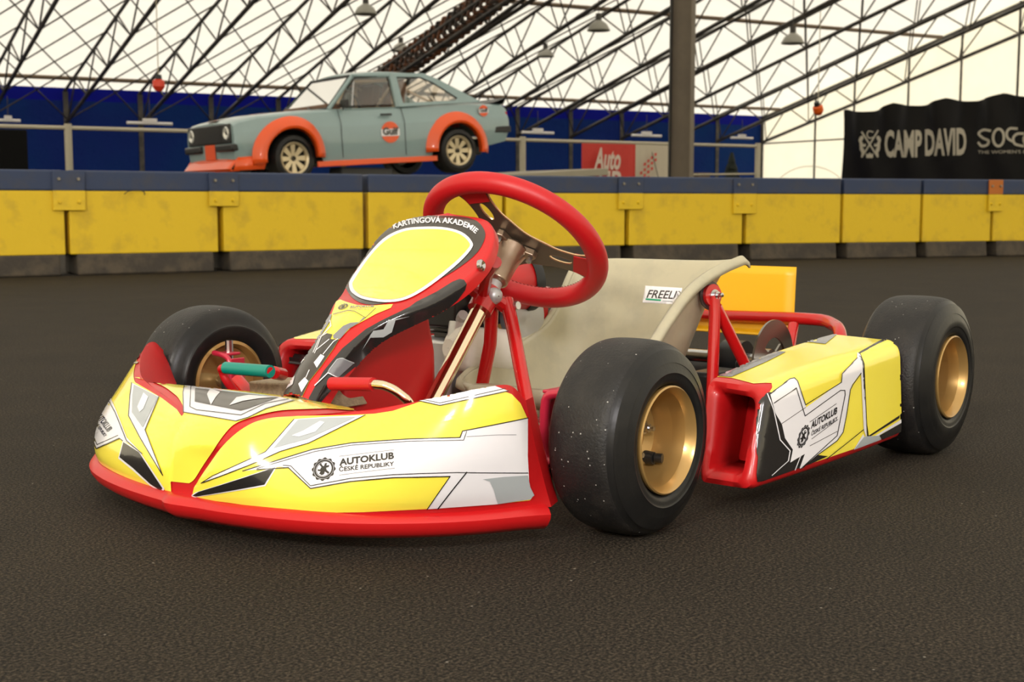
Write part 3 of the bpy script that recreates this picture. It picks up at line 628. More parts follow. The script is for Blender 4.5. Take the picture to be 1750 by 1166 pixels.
for s in (1, -1): mb.add([(1.90, .74*s, .345), (1.94, .745*s, .29), (1.98, .755*s, .19), (1.60, .80*s, .19), (1.55, .79*s, .30), (1.56, .785*s, .36)], [(0, 1, 2, 3, 4, 5)])
mb.build('front_spoiler', M['corange'], car, sharp=40, solid=.01)
mb = MB(); g = np.array([[(-1.90-dx, y, z) for y in np.linspace(-.66, .66, 9)] for dx, z in ((.0, .925), (.10, .955), (.20, .985), (.21, .97), (.15, .90))]); mb.grid(g); mb.build('boot_spoiler', M['blackp'], car, sharp=50)
MB().box((0, 0, .34), (3.4, 1.28, .22)).build('underbody', M['blackp'], car, bevel=.04)
# cabin interior
for s in (.34, -.34):
    mb = MB(); mb.box((-.25, s, .62), (.5, .46, .16)); mb.box((-.50, s, .93), (.13, .46, .62), R=np.array(Matrix.Rotation(-.2, 3, 'Y'))); mb.box((-.56, s, 1.20), (.09, .2, .14)); mb.build('bucket_seat', M['cabin'], car, bevel=.04)
mb = MB()
for s in (.50, -.50): mb.tube(cr([(-.42, s, .4), (-.42, s*.98, 1.15), (-.40, s*.85, 1.27)], 10), .02, 8); mb.tube([(-.40, s*.9, 1.25), (.22, s*.95, 1.24), (.45, s*1.2, .95)], .02, 8); mb.tube([(-.42, s*.9, 1.22), (-1.25, s, .85)], .02, 8)
mb.tube([(-.40, .42, 1.27), (-.40, -.42, 1.27)], .02, 8); mb.tube([(-.42, .5, 1.2), (-.42, -.5, .55)], .02, 8); mb.tube([(-.42, .45, 1.22), (-1.25, -.5, .85)], .02, 8); mb.build('roll_cage', M['cream'], car)
MB().tube([(.10+.05*math.cos(a), .34+.18*math.sin(a), .95+.17*math.cos(a)) for a in np.linspace(0, 2*math.pi, 24)[:-1]], .014, 6, closed=True).build('dash_wheel', M['blackp'], car)
MB().box((.52, 0, .88), (.22, 1.25, .16)).build('dashboard', M['cabin'], car, bevel=.03)
# wheels
def car_wheel(x, s, rot=0.):
    c = np.array([x, .74*s, .30]); Rz = np.array(Matrix.Rotation(rot, 3, 'Z')); ax = Rz@np.array([0, s, 0.]); o = MB()
    o.lathe([(-.20, .20), (-.21, .27), (-.18, .295), (.04, .295), (.075, .275), (.085, .23), (.07, .198)], c, ax, 40); t = o.build('car_tyre', M['rubber'], car)
    m_ = MB(); m_.lathe([(.05, .188), (.072, .200), (.080, .194), (.066, .172), (.03, .168)], c, ax, 40, 0); m_.lathe([(.03, .168), (-.03, .16), (-.05, .15), (-.05, .001)], c, ax, 40, 1); m_.lathe([(.03, .001), (.035, .05), (.0, .065)], c, ax, 20, 0)
    xx, yy, zz = frame(ax)
    for k in range(8):
        a = k*math.pi/4; d0 = xx*math.cos(a)+yy*math.sin(a); e = -xx*math.sin(a)+yy*math.cos(a)
        m_.add([c+d0*.045+e*.022+zz*.035, c+d0*.045-e*.022+zz*.035, c+d0*.178-e*.034+zz*.045, c+d0*.178+e*.034+zz*.045, c+d0*.045+e*.022-zz*.01, c+d0*.045-e*.022-zz*.01, c+d0*.178-e*.034-zz*.01, c+d0*.178+e*.034-zz*.01], [(0, 1, 2, 3), (1, 5, 6, 2), (4, 0, 3, 7)], 0)
    m_.build('alloy_rim', [M['rimg'], M['dsteel']], t, sharp=40)
    MB().lathe([(.0, .001), (.045, .02), (.03, .03)], c+ax*.015, ax, 14).build('hub_cap', M['blackp'], t)
for s in (1, -1): car_wheel(1.2, s, .10); car_wheel(-1.2, s)
# raised deck carrying the car
dk = empty('transport_deck', (-10.6257, -11.1626, 0), (0, 0, -.2701)); tag(dk, 'raised steel deck carrying the pale blue car, its end showing at right', 'deck')
M['deck'] = mat('deck_steel', (.30, .27, .20), .6); M['deckd'] = mat('deck_dark', (.05, .05, .05), .6)
Rp = np.array(Matrix.Rotation(.0637, 3, 'Y'))
MB().box((-.76, 0, .725), (5.6, 2.1, .10), R=Rp).build('deck_plate', M['deck'], dk, bevel=.01)
for x in (-3.2, 1.3):
    for y in (-.8, .8): MB().box((x, y, .31-.02*x), (.12, .12, .62)).build('leg', M['deckd'], dk)
MB().box((.1, .45, .84), (.75, .35, .14)).build('wheel_chock_box', M['deckd'], dk, bevel=.02)

# ================================================================== the kart
kart = empty('racing_kart'); tag(kart, 'small red and yellow racing kart standing on the asphalt', 'kart')
KM = [M['red'], M['yellow'], M['white'], M['grey'], M['black'], M['charcoal'], M['dgrey'], M['green']]
RED, YEL, WHI, GRY, BLK, CHA, SLA, GRN = range(8)
def P1(x, y): return (130+x*.36878, 500+y*.36878)
def P2(x, y): return (480+x*.274286, 620+y*.274286)
def P3(x, y): return (540+x*.343, 280+y*.343)
def P5(x, y): return (470+x*.18011, 490+y*.18011)
def P7(x, y): return (1180+x*.29155, 520+y*.29155)
def q1(*l): return [P1(*p) for p in l]
def q2(*l): return [P2(*p) for p in l]
def q3(*l): return [P3(*p) for p in l]
def q5(*l): return [P5(*p) for p in l]
def q7(*l): return [P7(*p) for p in l]
# ---- nose fairing: right flank, left flank, hood
def flank(B, T, bul, nu=90, nv=26, ctr=(-.05, -.01)):
    B, T = np.array(B, float), np.array(T, float); rows = [B]
    for v, k in ((.2, .68), (.5, 1.), (.8, .62)):
        r = B*(1-v)+T*v
        for i in range(len(B)):
            d = r[i]-[ctr[0], ctr[1], r[i][2]]; r[i] = r[i]+unit(d)*bul[i]*k
        rows.append(r)
    rows.append(T); return patch_grid([list(r) for r in rows], nu, nv)
BR = [(.392, .012, .050), (.390, .04, .050), (.385, .08, .050), (.376, .12, .050), (.363, .165, .050), (.341, .22, .050), (.306, .275, .050), (.26, .325, .050), (.213, .362, .050), (.163, .390, .050), (.125, .405, .050)]
TR = [(.393, .013, .049), (.386, .052, .106), (.385, .082, .130), (.366, .112, .153), (.32, .149, .165), (.285, .215, .174), (.268, .293, .190), (.252, .35, .204), (.225, .378, .212), (.190, .390, .212), (.155, .392, .182)]
TR[10] = (.160, .391, .190)
bulR = [0, .006, .010, .014, .018, .022, .024, .022, .018, .010, -.004]
gR = flank(BR, TR, bulR)
BL = [(.392, -.024, .050), (.388, -.07, .050), (.380, -.13, .050), (.364, -.20, .050), (.338, -.27, .050), (.298, -.33, .050), (.248, -.378, .050), (.20, -.402, .050), (.155, -.418, .050), (.115, -.428, .050)]
TL_ = [(.393, -.022, .049), (.390, -.022, .100), (.366, -.026, .148), (.335, -.089, .160), (.297, -.19, .168), (.270, -.26, .178), (.215, -.340, .192), (.168, -.392, .206), (.140, -.408, .208), (.119, -.414, .192)]
bulL = [0, .006, .014, .022, .028, .028, .022, .014, .006, -.004]
gL = flank(BL, TL_, bulL)
def hoodrow(L, R, dx, dz, n=9):
    return [np.array(L)*(1-s)+np.array(R)*s+np.array([dx*4*s*(1-s), 0, dz*4*s*(1-s)]) for s in np.linspace(0, 1, n)]
hr = [hoodrow(TL_[0], TR[0], 0, 0), hoodrow(TL_[1], TR[1], .002, .0), hoodrow((.382, -.024, .127), TR[2], .004, .001), hoodrow(TL_[2], TR[3], .006, .004), hoodrow(TL_[3], TR[4], -.004, .006), hoodrow(TL_[4], (.30, .185, .170), -.04, .003), hoodrow((.283, -.225, .172), TR[5], -.085, -.014)]
gH = patch_grid([list(r) for r in hr], 60, 60)
nb = MB(); nb.grid(gR, RED); nb.grid(gL, RED, True); nb.grid(gH, RED)
# folded-back edges: right end return, wing backs, hood back edge
def strip(mb, A, B, m=0): mb.grid(np.array([A, B]), m)
eR = gR[:, -1]; strip(nb, eR, eR+np.array([-.030, -.012, 0])); tR = cr(TR[5:], 30); strip(nb, tR, [p+np.array([-.05, -.02, -.03-.02*i/29]) for i, p in enumerate(tR)])
tL = cr(TL_[4:], 30); lo = cr([(.290, -.19, .160), (.235, -.255, .150), (.165, -.325, .146), (.128, -.368, .142), (.117, -.398, .148)], 30); mid = (tL+lo)/2+np.array([-.006, .0, -.004]); nb.grid(patch_grid([list(tL[::3]), list(mid[::3]), list(lo[::3])], 30, 8))
# bumper lip swept along the bottom edge
def lip(mb, B, y0):
    c = cr(B, 70); sec = [(-.010, .013), (.001, .012), (.009, .008), (.013, .002), (.012, -.004), (.006, -.013), (-.004, -.020), (-.018, -.019)]
    T = np.gradient(c, axis=0); rows = []
    for p, t in zip(c, T):
        t = unit([t[0], t[1], 0]); n = np.array([-t[1], t[0], 0]); n = n if n@(p-[-.05, 0, p[2]]) > 0 else -n
        rows.append([p+n*a+np.array([0, 0, b]) for a, b in sec])
    mb.grid(np.array(rows)); mb.add(rows[-1], [tuple(range(len(sec)))])
BF = BL[::-1]+[(.398, -.006, .050)]+BR[1:10]+[(.132, .403, .048)]
BF = [(x+.002, y, z-.006) for x, y, z in BF]
lip(nb, BF, 0)
hb_ = gH[-1]; hbk = np.array([hb_, hb_+[-.008, 0, -.002], hb_+[-.013, 0, -.012]]); nb.grid(hbk)
bn = bvh_of([gR, gL, gH, hbk]); bR = bvh_of([gR]); bH = bvh_of([gH, hbk]); bL = bvh_of([gL])
e1 = .0008; e2 = .0018; e3 = .0024; e4 = .0030
# left flank base sticker (laid by surface parameter, it wraps out of sight)
sub = gL[2:-2, 1:-2]; nrm = np.cross(np.gradient(sub, axis=1), np.gradient(sub, axis=0)); nrm /= np.linalg.norm(nrm, axis=2)[..., None]+1e-12
if nrm[10, 40]@np.array([1, -.5, 0]) < 0: nrm = -nrm
nb.grid(sub+nrm*e1, YEL, True)
dpoly(nb, bn, q1((275, 418), (400, 492), (470, 545), (506, 596), (530, 640), (520, 740), (450, 868), (416, 908), (380, 880), (330, 700), (300, 560), (270, 480)), e1+.0003, YEL)
# right flank base
dpoly(nb, bn, [(329, 851)]+q1((700, 972), (900, 1000), (1050, 1012))+[(560, 876), (620, 875), (729.6, 869.5), (850, 861), (905, 855), (912, 846), (904, 832), (900, 812), (899, 760), (900, 714), (889, 690), (874, 674), (845, 663), (809, 663), (754, 678.5), (716, 688), (672, 703), (640, 708), (600, 710)]+[tuple(p) for p in cr([(560, 711), (520, 711.5)]+q1((1000, 577), (920, 582), (850, 596), (800, 617), (742, 655), (682, 712), (627, 787), (582, 852), (548, 905)), 40)], e1, YEL)
# hood base and its dark window sticker
rc = [tuple(p) for p in cr(q1((1166, 542), (1060, 545), (960, 550), (880, 564), (800, 587), (735, 615), (688, 662), (640, 730), (590, 805), (552, 865), (528, 884)), 50)]
lc = [tuple(p) for p in cr([(300, 722), (316, 706)]+q1((480, 500), (450, 470), (400, 436), (335, 412), (272, 396)), 24)]
dpoly(nb, bn, [(283, 822)]+lc+q1((400, 398), (560, 412), (700, 426), (900, 450), (1050, 472), (1166, 490))+[(590, 690), (628, 700), (600, 703)]+rc+q1((450, 876), (430, 872)), e1+.0006, YEL)
dpoly(nb, bH, q1((502, 437), (496, 470), (502, 560), (742, 602), (800, 585), (880, 545), (1012, 505), (935, 488), (700, 458), (560, 436)), e2, WHI)
dline(nb, bH, q1((502, 437), (496, 470), (502, 560), (742, 602), (800, 585), (880, 545), (1012, 505)), 1.2, e3, BLK)
dline(nb, bH, q1((532, 440), (530, 535), (560, 550), (765, 575), (880, 520), (985, 500)), 1.2, e3, BLK)
dpoly(nb, bH, q1((552, 450), (552, 512), (765, 555), (800, 545), (940, 492), (700, 466)), e3, CHA)
for a in (((608, 480), (622, 455), (668, 470), (650, 492), (627, 530)), ((712, 532), (745, 495), (800, 484), (935, 494), (850, 500), (775, 512))): dpoly(nb, bH, q1(*a), e4, WHI)
# right flank graphics
sw = [(416, 805), (480, 786), (535, 769.5), (601, 758.5), (700, 751), (786, 747.5), (790, 736.6), (900, 714.6), (900, 780), (903, 830), (911, 846), (905, 853), (850, 860.5), (729.6, 869), (769, 813), (720, 814.5), (672, 816), (600, 823), (532, 835), (494, 800), (480, 798.5), (440, 803)]
dpoly(nb, bR, sw, e2, WHI)
dline(nb, bR, [(416, 805), (480, 786), (535, 769.5), (601, 758.5), (700, 751), (786, 747.5), (790, 736.6), (900, 714.6)], 1.6, e3, BLK)
dline(nb, bR, [(440, 801), (480, 790), (540, 773), (601, 762.5), (700, 755), (792, 752), (797, 737)], 1.0, e3, BLK)
dline(nb, bR, [(729.6, 869), (769, 813), (720, 814.5), (672, 816), (600, 823), (532, 835), (494, 800), (440, 803)], 1.6, e3, BLK)
dline(nb, bR, [(532, 830.5), (600, 818), (672, 811), (720, 808.5), (780, 806.5), (900, 808)], 1.4, e3, BLK); dline(nb, bR, [(532, 830.5), (498, 797), (485, 796)], 1.2, e3, BLK)
dline(nb, bR, [(748, 868), (773, 836), (797, 806)], 2.0, e3, BLK); dline(nb, bR, [(797, 746), (850, 743), (880, 743)], .7, e3, SLA)
dpoly(nb, bR, [(824, 818), (860, 814), (900, 812), (904, 832), (911, 846), (904, 852), (850, 860), (842, 835), (836, 822)], e3, GRY)
dpoly(nb, bR, [(715, 685), (754, 676), (809, 661), (845, 660), (866, 668), (754, 694.5)], e2, WHI); dline(nb, bR, [(716, 686), (753, 694), (868, 668)], 1.3, e3, BLK); dline(nb, bR, [(724, 684), (753, 690), (862, 664)], 1.0, e3, BLK)
dpoly(nb, bR, [(503, 718), (560, 714), (626, 711), (529, 758.5), (480, 772.5), (425, 796), (350, 824), (366, 814), (454, 773)], e2, WHI)
dline(nb, bR, [(626, 711), (529, 758.5), (480, 772.5), (425, 796), (346, 826), (366, 813), (454, 773), (503, 718)], 1.2, e3, BLK)
dpoly(nb, bR, [(510, 719), (560, 716), (610, 714.5), (526, 752), (468, 767)], e3, GRY); dpoly(nb, bR, [(520, 738), (548, 722), (556, 724), (540, 740), (512, 748), (500, 746)], e4, WHI)
dpoly(nb, bR, q1((530, 945), (560, 925), (935, 805), (880, 897), (540, 950)), e2, WHI); dpoly(nb, bR, q1((545, 940), (575, 922), (925, 812), (876, 890), (560, 944)), e3, BLK)
dtext(nb, bR, 'AUTOKLUB', P2(369, 643), np.array(P2(709, 598))-P2(369, 643), np.array([0, -10.4]), e3, BLK, .035, step=6)
dtext(nb, bR, 'ČESKÉ REPUBLIKY', P2(368, 680), np.array(P2(709, 641))-P2(368, 680), np.array([0, -6.8]), e3, BLK, .02, step=6)
dline(nb, bR, q2((369, 588), (710, 545)), .7, e3, SLA); dline(nb, bR, q2((369, 702), (712, 656)), .7, e3, SLA)
badge(nb, bR, P2(272, 666), (20.5, -2), (1, -19.5), e3, BLK)
# left flank graphics
def dl(pts, l, m): dpoly(nb, bL, q1(*pts), l, m)
dl([(132, 458), (158, 475), (186, 540), (240, 675), (312, 748), (252, 702), (222, 688), (206, 676), (100, 724), (66, 640), (60, 600), (78, 555), (100, 500)], e2, WHI)
dline(nb, bL, q1((132, 458), (186, 560), (240, 690), (312, 748)), 1.4, e3, BLK); dline(nb, bL, q1((222, 690), (206, 678), (100, 724), (64, 630)), 1.4, e3, BLK); dline(nb, bL, q1((200, 665), (104, 706), (72, 625)), 1., e3, BLK)
dl([(262, 422), (388, 487), (325, 640), (408, 848), (300, 672), (248, 575), (254, 480)], e2, WHI); dline(nb, bL, q1((262, 422), (254, 480), (248, 575), (300, 672), (408, 848), (325, 640), (388, 487)), 1.2, e3, BLK)
dl([(272, 432), (384, 488), (315, 630), (264, 560), (266, 480)], e3, GRY); dl([(318, 470), (340, 490), (318, 545), (300, 560), (290, 535)], e4, WHI)
dl([(222, 688), (300, 738), (415, 908), (404, 926), (350, 895), (265, 822), (201, 770)], e2, WHI); dl([(226, 696), (298, 742), (406, 905), (398, 916), (350, 885), (270, 813), (208, 764)], e3, BLK)
dl([(322, 242), (358, 236), (300, 318), (285, 332), (262, 330)], e2, WHI); dline(nb, bL, q1((322, 242), (262, 332), (285, 332)), 1., e3, SLA)
dtext(nb, bL, 'AUTOKLUB', P1(96, 572), np.array([56, 78])*.36878, np.array([9.5, -6.5])*.9, e3, BLK, .03, step=6)
dtext(nb, bL, 'ČESKÉ REPUBLIKY', P1(86, 600), np.array([52, 72])*.36878, np.array([6, -4.])*.7, e3, BLK, .02, step=6)
badge(nb, bL, P1(98, 545), (7, 6), (5, -11), e3, BLK)
nb.build('nose_fairing', KM, kart, sharp=40)

# ---- steering fairing panel
PS = [(.190, .158, .034, .027, 0), (.155, .198, .036, .028, 0), (.115, .235, .042, .029, 0), (.085, .258, .055, .027, 0), (.045, .280, .082, .025, 0), (.007, .295, .101, .023, -.001), (-.035, .320, .121, .022, -.003), (-.076, .350, .129, .020, -.006), (-.104, .378, .125, .017, -.009), (-.126, .400, .107, .015, -.011), (-.141, .412, .076, .014, -.012), (-.148, .417, .010, .010, -.014)]
def psec(x, z, w_, d, nx, nz, cz, y0):
    n = np.array([nx, 0, nz]); c = np.array([x, 0, z]); r = []
    for y, k in ((1.01, -1), (1.008, -.55), (1.0, -.18), (.97, -.03), (.90, .06), (.6, .55), (.25, .9), (0, 1)): r.append(c+np.array([0, w_*y, 0])+n*(k*d if k < 0 else k*cz))
    return [p+[0, y0, 0] for p in r+[p*np.array([1, -1, 1]) for p in r[-2::-1]]]
pr_ = np.array([(p[0], 0, p[1]) for p in PS]); rows = []
for i, (x, z, w_, d, y0) in enumerate(PS):
    t = unit(pr_[min(i+1, len(PS)-1)]-pr_[max(i-1, 0)]); nx, nz = -t[2], t[0]
    if nz < 0: nx, nz = -nx, -nz
    rows.append(psec(x, z, w_, d, nx, nz, .010 if i < 10 else .004, y0))
gP = patch_grid([list(map(tuple, r)) for r in rows], 61, 90)
pm = MB(); pm.grid(gP, RED); bP = bvh_of([gP])
topc = [tuple(p) for p in gP[-1]]; pm.add(topc, [tuple(range(len(topc)))], RED)
ring = [(150, 590), (200, 510), (290, 370), (340, 310), (420, 272), (530, 261), (700, 263), (790, 281), (833, 320), (843, 370), (800, 448), (700, 528), (560, 608), (420, 678), (300, 703), (230, 697), (180, 668), (150, 620)]
dpoly(pm, bP, [P3(*p) for p in ring], e1, CHA, smooth=60)
wr = [(168, 612), (180, 572), (260, 460), (340, 375), (430, 330), (520, 318), (640, 320), (730, 345), (779, 392), (775, 430), (700, 510), (560, 620), (450, 680), (350, 695), (240, 680), (185, 650)]
dpoly(pm, bP, [P3(*p) for p in wr], e2, WHI, smooth=60)
cx, cy = np.mean([p[0] for p in wr]), np.mean([p[1] for p in wr])
ye = [(186, 610), (196, 580), (272, 468), (352, 386), (436, 343), (520, 331), (640, 333), (720, 356), (765, 396), (761, 425), (688, 500), (550, 609), (445, 668), (350, 682), (246, 667), (200, 640)]
dpoly(pm, bP, [P3(*p) for p in ye], e3, YEL, smooth=60)
# lettering bent along the top of the ring
v, f = text2d('KARTINGOVÁ AKADEMIE', .028); W_ = v[:, 0].max(); base = cr([P3(*p) for p in ((390, 327), (480, 303), (560, 297), (640, 298), (710, 308), (765, 328), (797, 352))], 200)
ln = np.r_[0, np.cumsum(np.linalg.norm(np.diff(base, axis=0), axis=1))]; tg = np.gradient(base, axis=0); tg /= np.linalg.norm(tg, axis=1)[:, None]; vv = []
for a, b in v:
    l = a/W_*ln[-1]; i = min(int(np.searchsorted(ln, l)), 199); n = np.array([tg[i][1], -tg[i][0]]); vv.append(tuple(np.array([np.interp(l, ln, base[:, 0]), np.interp(l, ln, base[:, 1])])+n*b/.69*8.5))
decal(pm, bP, vv, f, e2, WHI, 5)
# stem graphics
dpoly(pm, bP, q5((560, 210), (580, 145), (620, 125), (670, 145), (780, 178), (900, 185), (1120, 170), (1100, 205), (960, 262), (870, 312), (720, 395), (610, 505), (560, 590), (440, 760), (330, 900), (255, 1060), (60, 1060), (120, 960), (200, 830), (260, 700), (380, 520), (480, 350), (540, 262)), e1, YEL)
def d5(pts, l, m): dpoly(pm, bP, q5(*pts), l, m, 3)
d5([(530, 268), (545, 270), (530, 330), (430, 490), (380, 520), (480, 345)], e2, SLA); d5([(860, 305), (800, 350), (700, 410), (620, 505), (560, 500), (555, 470), (650, 380), (720, 350), (800, 345), (840, 300)], e2, SLA)
dline(pm, bP, q5((530, 330), (540, 380), (440, 490)), 1.6, e3, WHI, 6)
d5([(380, 520), (440, 490), (500, 450), (550, 460), (530, 505), (610, 510), (560, 590), (440, 760), (330, 900), (255, 1060), (60, 1060), (120, 960), (200, 830), (260, 700)], e2, CHA)
d5([(375, 730), (440, 650), (475, 670), (402, 780)], e3, WHI); d5([(230, 930), (290, 868), (322, 905), (256, 1010)], e3, WHI); d5([(120, 975), (150, 890), (200, 855), (178, 935), (105, 980)], e3, WHI); d5([(250, 700), (300, 640), (290, 700), (235, 760)], e3, WHI)
for a in (((385, 640), (450, 480), (500, 450)), ((372, 632), (430, 500)), ((462, 650), (560, 530), (600, 505)), ((300, 870), (332, 800)), ((400, 610), (520, 510))): dline(pm, bP, q5(*a), 1.3, e3, WHI, 6)
dline(pm, bP, q5((560, 272), (700, 235), (760, 245), (862, 305), (960, 215)), .9, e3, BLK, 6)
badge(pm, bP, P5(650, 197), (8.5, -1.5), (2, -5), e2, BLK); dtext(pm, bP, 'AUTOKLUB', P5(712, 208), np.array([41, -1.]), np.array([1., -3.2]), e2, SLA, .03, step=5)
dtext(pm, bP, 'ČESKÉ REPUBLIKY', P5(712, 226), np.array([36, 0.]), np.array([1., -2.2]), e2, SLA, .0, step=5)
# black flank with arrow
side = q3((715, 576), (738, 580), (750, 600), (742, 630), (705, 680), (610, 765), (510, 820), (410, 886), (310, 950), (210, 1035))+q5((760, 760), (610, 885), (535, 980), (430, 1100), (310, 1080))+q5((460, 805), (640, 588), (860, 408), (1000, 330), (1277, 196))+q3((500, 690), (600, 640), (680, 590))
dpoly(pm, bP, side, e1, BLK, 3)
d5([(820, 600), (905, 450), (930, 418), (1025, 402), (1075, 320), (1277, 280), (1140, 318), (1105, 430), (1025, 478), (900, 482)], e2, GRY)
d5([(505, 820), (520, 790), (590, 700), (640, 682), (745, 722), (590, 862)], e2, SLA); dline(pm, bP, q5((380, 945), (505, 825), (590, 862)), 1.6, e3, WHI, 6); dline(pm, bP, q5((505, 820), (520, 790), (590, 700), (640, 684), (740, 724)), 1.4, e3, GRY, 6)
pn = pm.build('steering_fairing', KM, kart, sharp=50)
for q in ((824, 453),):
    c, d = ray(*q); c = np.array(bP.ray_cast(Vector(c), Vector(d))[0] or bp(q[0], q[1], 'y', .11)); MB().lathe([(0, .001), (.003, .006), (.001, .009), (-.004, .009)], c+np.array([.004, .003, 0]), (-.2, 1, .2), 16).build('bolt', M['steel'], pn)

# ---- fuel tank between the rails
tk = [(-.125, .045), (-.120, .20), (-.105, .262), (-.03, .258), (.04, .225), (.085, .185), (.085, .05)]
mb = MB(); mb.prism([(x, -.12, z) for x, z in tk], (0, .105, 0)); mb.build('fuel_tank', mat('dark_red_tank', (.46, .006, .007), .45), kart, bevel=.012, sharp=30)

# ---- floor tray, chassis rails
mb = MB(); mb.add([(x, y, .034) for x, y in ((.26, -.15), (.26, .15), (-.18, .17), (-.30, .19), (-.30, -.19), (-.18, -.17))], [(0, 1, 2, 3, 4, 5)]); mb.build('floor_tray', M['tan'], kart, solid=.002, sharp=None)
mb = MB()
for s in (1, -1):
    mb.tube(cr([(.30, .0, .05), (.30, s*.12, .05), (.24, s*.19, .05), (.08, s*.22, .05), (-.10, s*.17, .05), (-.4, s*.20, .05), (-.70, s*.22, .055), (-.88, s*.22, .06)], 60), .014, 12)
    mb.tube([(.0, s*.20, .05), (0, s*.33, .085)], .013, 12); mb.tube([(-.28, s*.19, .05), (-.28, s*.44, .07)], .011, 10); mb.tube([(-.52, s*.2, .05), (-.52, s*.46, .07)], .011, 10)
for x in (-.2, -.75): mb.tube([(x, -.2, .05), (x, .2, .05)], .013, 12)
mb.build('chassis_frame', M['red_paint'], kart)
# front spindle brackets
for s in (1, -1):
    mb = MB(); yb = s*.345
    prof = [(0, .052), (0, .175)]
    mb.tube(cr([(.045, yb, .085), (.045, yb-s*.012, .10), (.045, yb-s*.012, .165), (.045, yb+s*.0, .180), (.045, yb+s*.032, .184)], 14), .007 if s > 0 else .005, 8)
    
    if s > 0: mb.box((.02, yb+s*.012, .183), (.055, .055, .005))
    else: mb.box((.03, yb+s*.012, .183), (.03, .03, .005))
    mb.box((.02, yb+s*.012, .082), (.055, .055, .005)); mb.box((.03, yb-s*.012, .132), (.030, .004, .09))
    br = mb.build('spindle_bracket', M['pinkred'], kart, bevel=.002)
    MB().tube([(.025, yb+s*.015, .07), (.025, yb+s*.015, .205)], .007, 10).build('king_pin', M['steel'], br)
    MB().tube([(.025, yb+s*.015, .10), (.025, yb+s*.015, .165)], .015, 12).build('stub_housing', M['dsteel'], br)
    MB().tube([(.025, yb, .128), (0, s*.425, .129)], .010, 12).build('stub_axle', M['steel'], br)
    MB().tube([(-.02, yb, .12), (-.16, s*.03, .11)], .006, 8).build('track_rod', M['steel'], kart)

# ---- wheels
def tyre(mb, w_, R, r0, c, ax):
    h = w_/2; p = [(-h+.010, r0+.001), (-h+.002, r0+.010), (-h-.002, r0+.028), (-h+.001, R-.030), (-h+.010, R-.012), (-h+.022, R-.003), (-h*.3, R), (h*.3, R), (h-.022, R-.003), (h-.014, R-.009), (h-.010, R-.012), (h-.0085, R-.0125), (h-.002, R-.027), (h-.0022, R-.0285), (h+.0015, R-.040), (h+.002, r0+.020), (h+.0012, r0+.018), (h-.001, r0+.008), (h-.010, r0+.001)]
    q = [tuple(a) for a in cr(p, 60)]; mb.lathe(q, c, ax, 96, 0, False)
    # tread band is the same rubber with scuffs: assign by section
    k = len(q)-1
    for i in range(k):
        a = (q[i][0]+q[i+1][0])/2
        if abs(a) < h-.016 and q[i][1] > R-.012:
            for j in range(96): mb.m[i*96+j] = 1
def kart_wheel(c, s, w_, R, steer=0., front=True, lab=None):
    ax = np.array([-math.sin(steer)*s, math.cos(steer)*s, 0.]); c = np.array(c); h = w_/2; r = .0655
    m_ = MB()
    if front: pr = [(-h+.012, .0715), (-h+.006, .0715), (-h+.004, .066), (-h+.014, .061), (.0, .058), (h-.055, .054), (h-.050, .046), (h-.056, .030), (h-.052, .018), (h-.052, .001)]
    else: pr = [(-h+.012, .0715), (-h+.006, .0715), (-h+.004, .066), (-h+.014, .061), (-.02, .058), (h-.085, .056), (h-.095, .040), (h-.080, .020), (h-.080, .001)]
    m_.lathe([(h-.014, .0665), (h-.004, .0715), (h+.0005, .0715), (h+.002, .0695), (h-.002, .0665), (h-.012, .063)], c, ax, 72)
    m_.lathe([(h-.012, .063), (h-.030, .060)]+[(a, b) for a, b in pr[::-1][:0]], c, ax, 72)
    m_.lathe([(h-.030, .060)]+[(a, b) for a, b in (pr[5:] if front else pr[5:])], c, ax, 72)
    m_.lathe(pr[:6], c, ax, 72); m_.lathe([(-h+.02, .060), (-h+.03, .02), (-h+.03, .001)], c, ax, 48)
    rim = m_.build('wheel_rim', M['gold'], kart, sharp=30)
    tb = MB(); tyre(tb, w_, R, .068, c, ax); tb.build('tyre', [M['rubber'], M['tread']], rim, sharp=70)
    xx, yy, zz = frame(ax)
    def loc(a, ang, rad): return c+zz*a+rad*(math.cos(ang)*RD+math.sin(ang)*np.array([0, 0, 1.]))
    RD = unit(np.cross([0, 0, 1.], ax))*(1 if s > 0 else 1)
    if front:
        MB().tube([loc(h-.054, -.85, .044), loc(h-.040, -.84, .045)], [.0095, .0085], 14).build('valve_stem', M['blackp'], rim)
        MB().tube([loc(h-.040, -.80, .046), loc(h-.030, -.76, .048)], .0065, 12).build('valve_cap', M['blackp'], rim)
        for a in (.35, 2.45, 4.54):
            b = MB(); p0 = loc(h-.056, a, .024); b.lathe([(.004, .001), (.004, .009), (.006, .009), (.006, .001)], p0, ax, 14); b.tube([p0+zz*.005, p0+zz*.013], .0065, 6); b.tube([p0+zz*.012, p0+zz*.020], .0035, 10); b.build('bolt', M['steel'], rim)
    return rim
STE = .03
kart_wheel((0, .441, .129), 1, .118, .1292, STE); kart_wheel((0, -.441, .129), -1, .118, .1292, -STE)
kart_wheel((-.780, .518, .138), 1, .130, .1375, 0, False); kart_wheel((-.780, -.518, .138), -1, .130, .1375, 0, False)

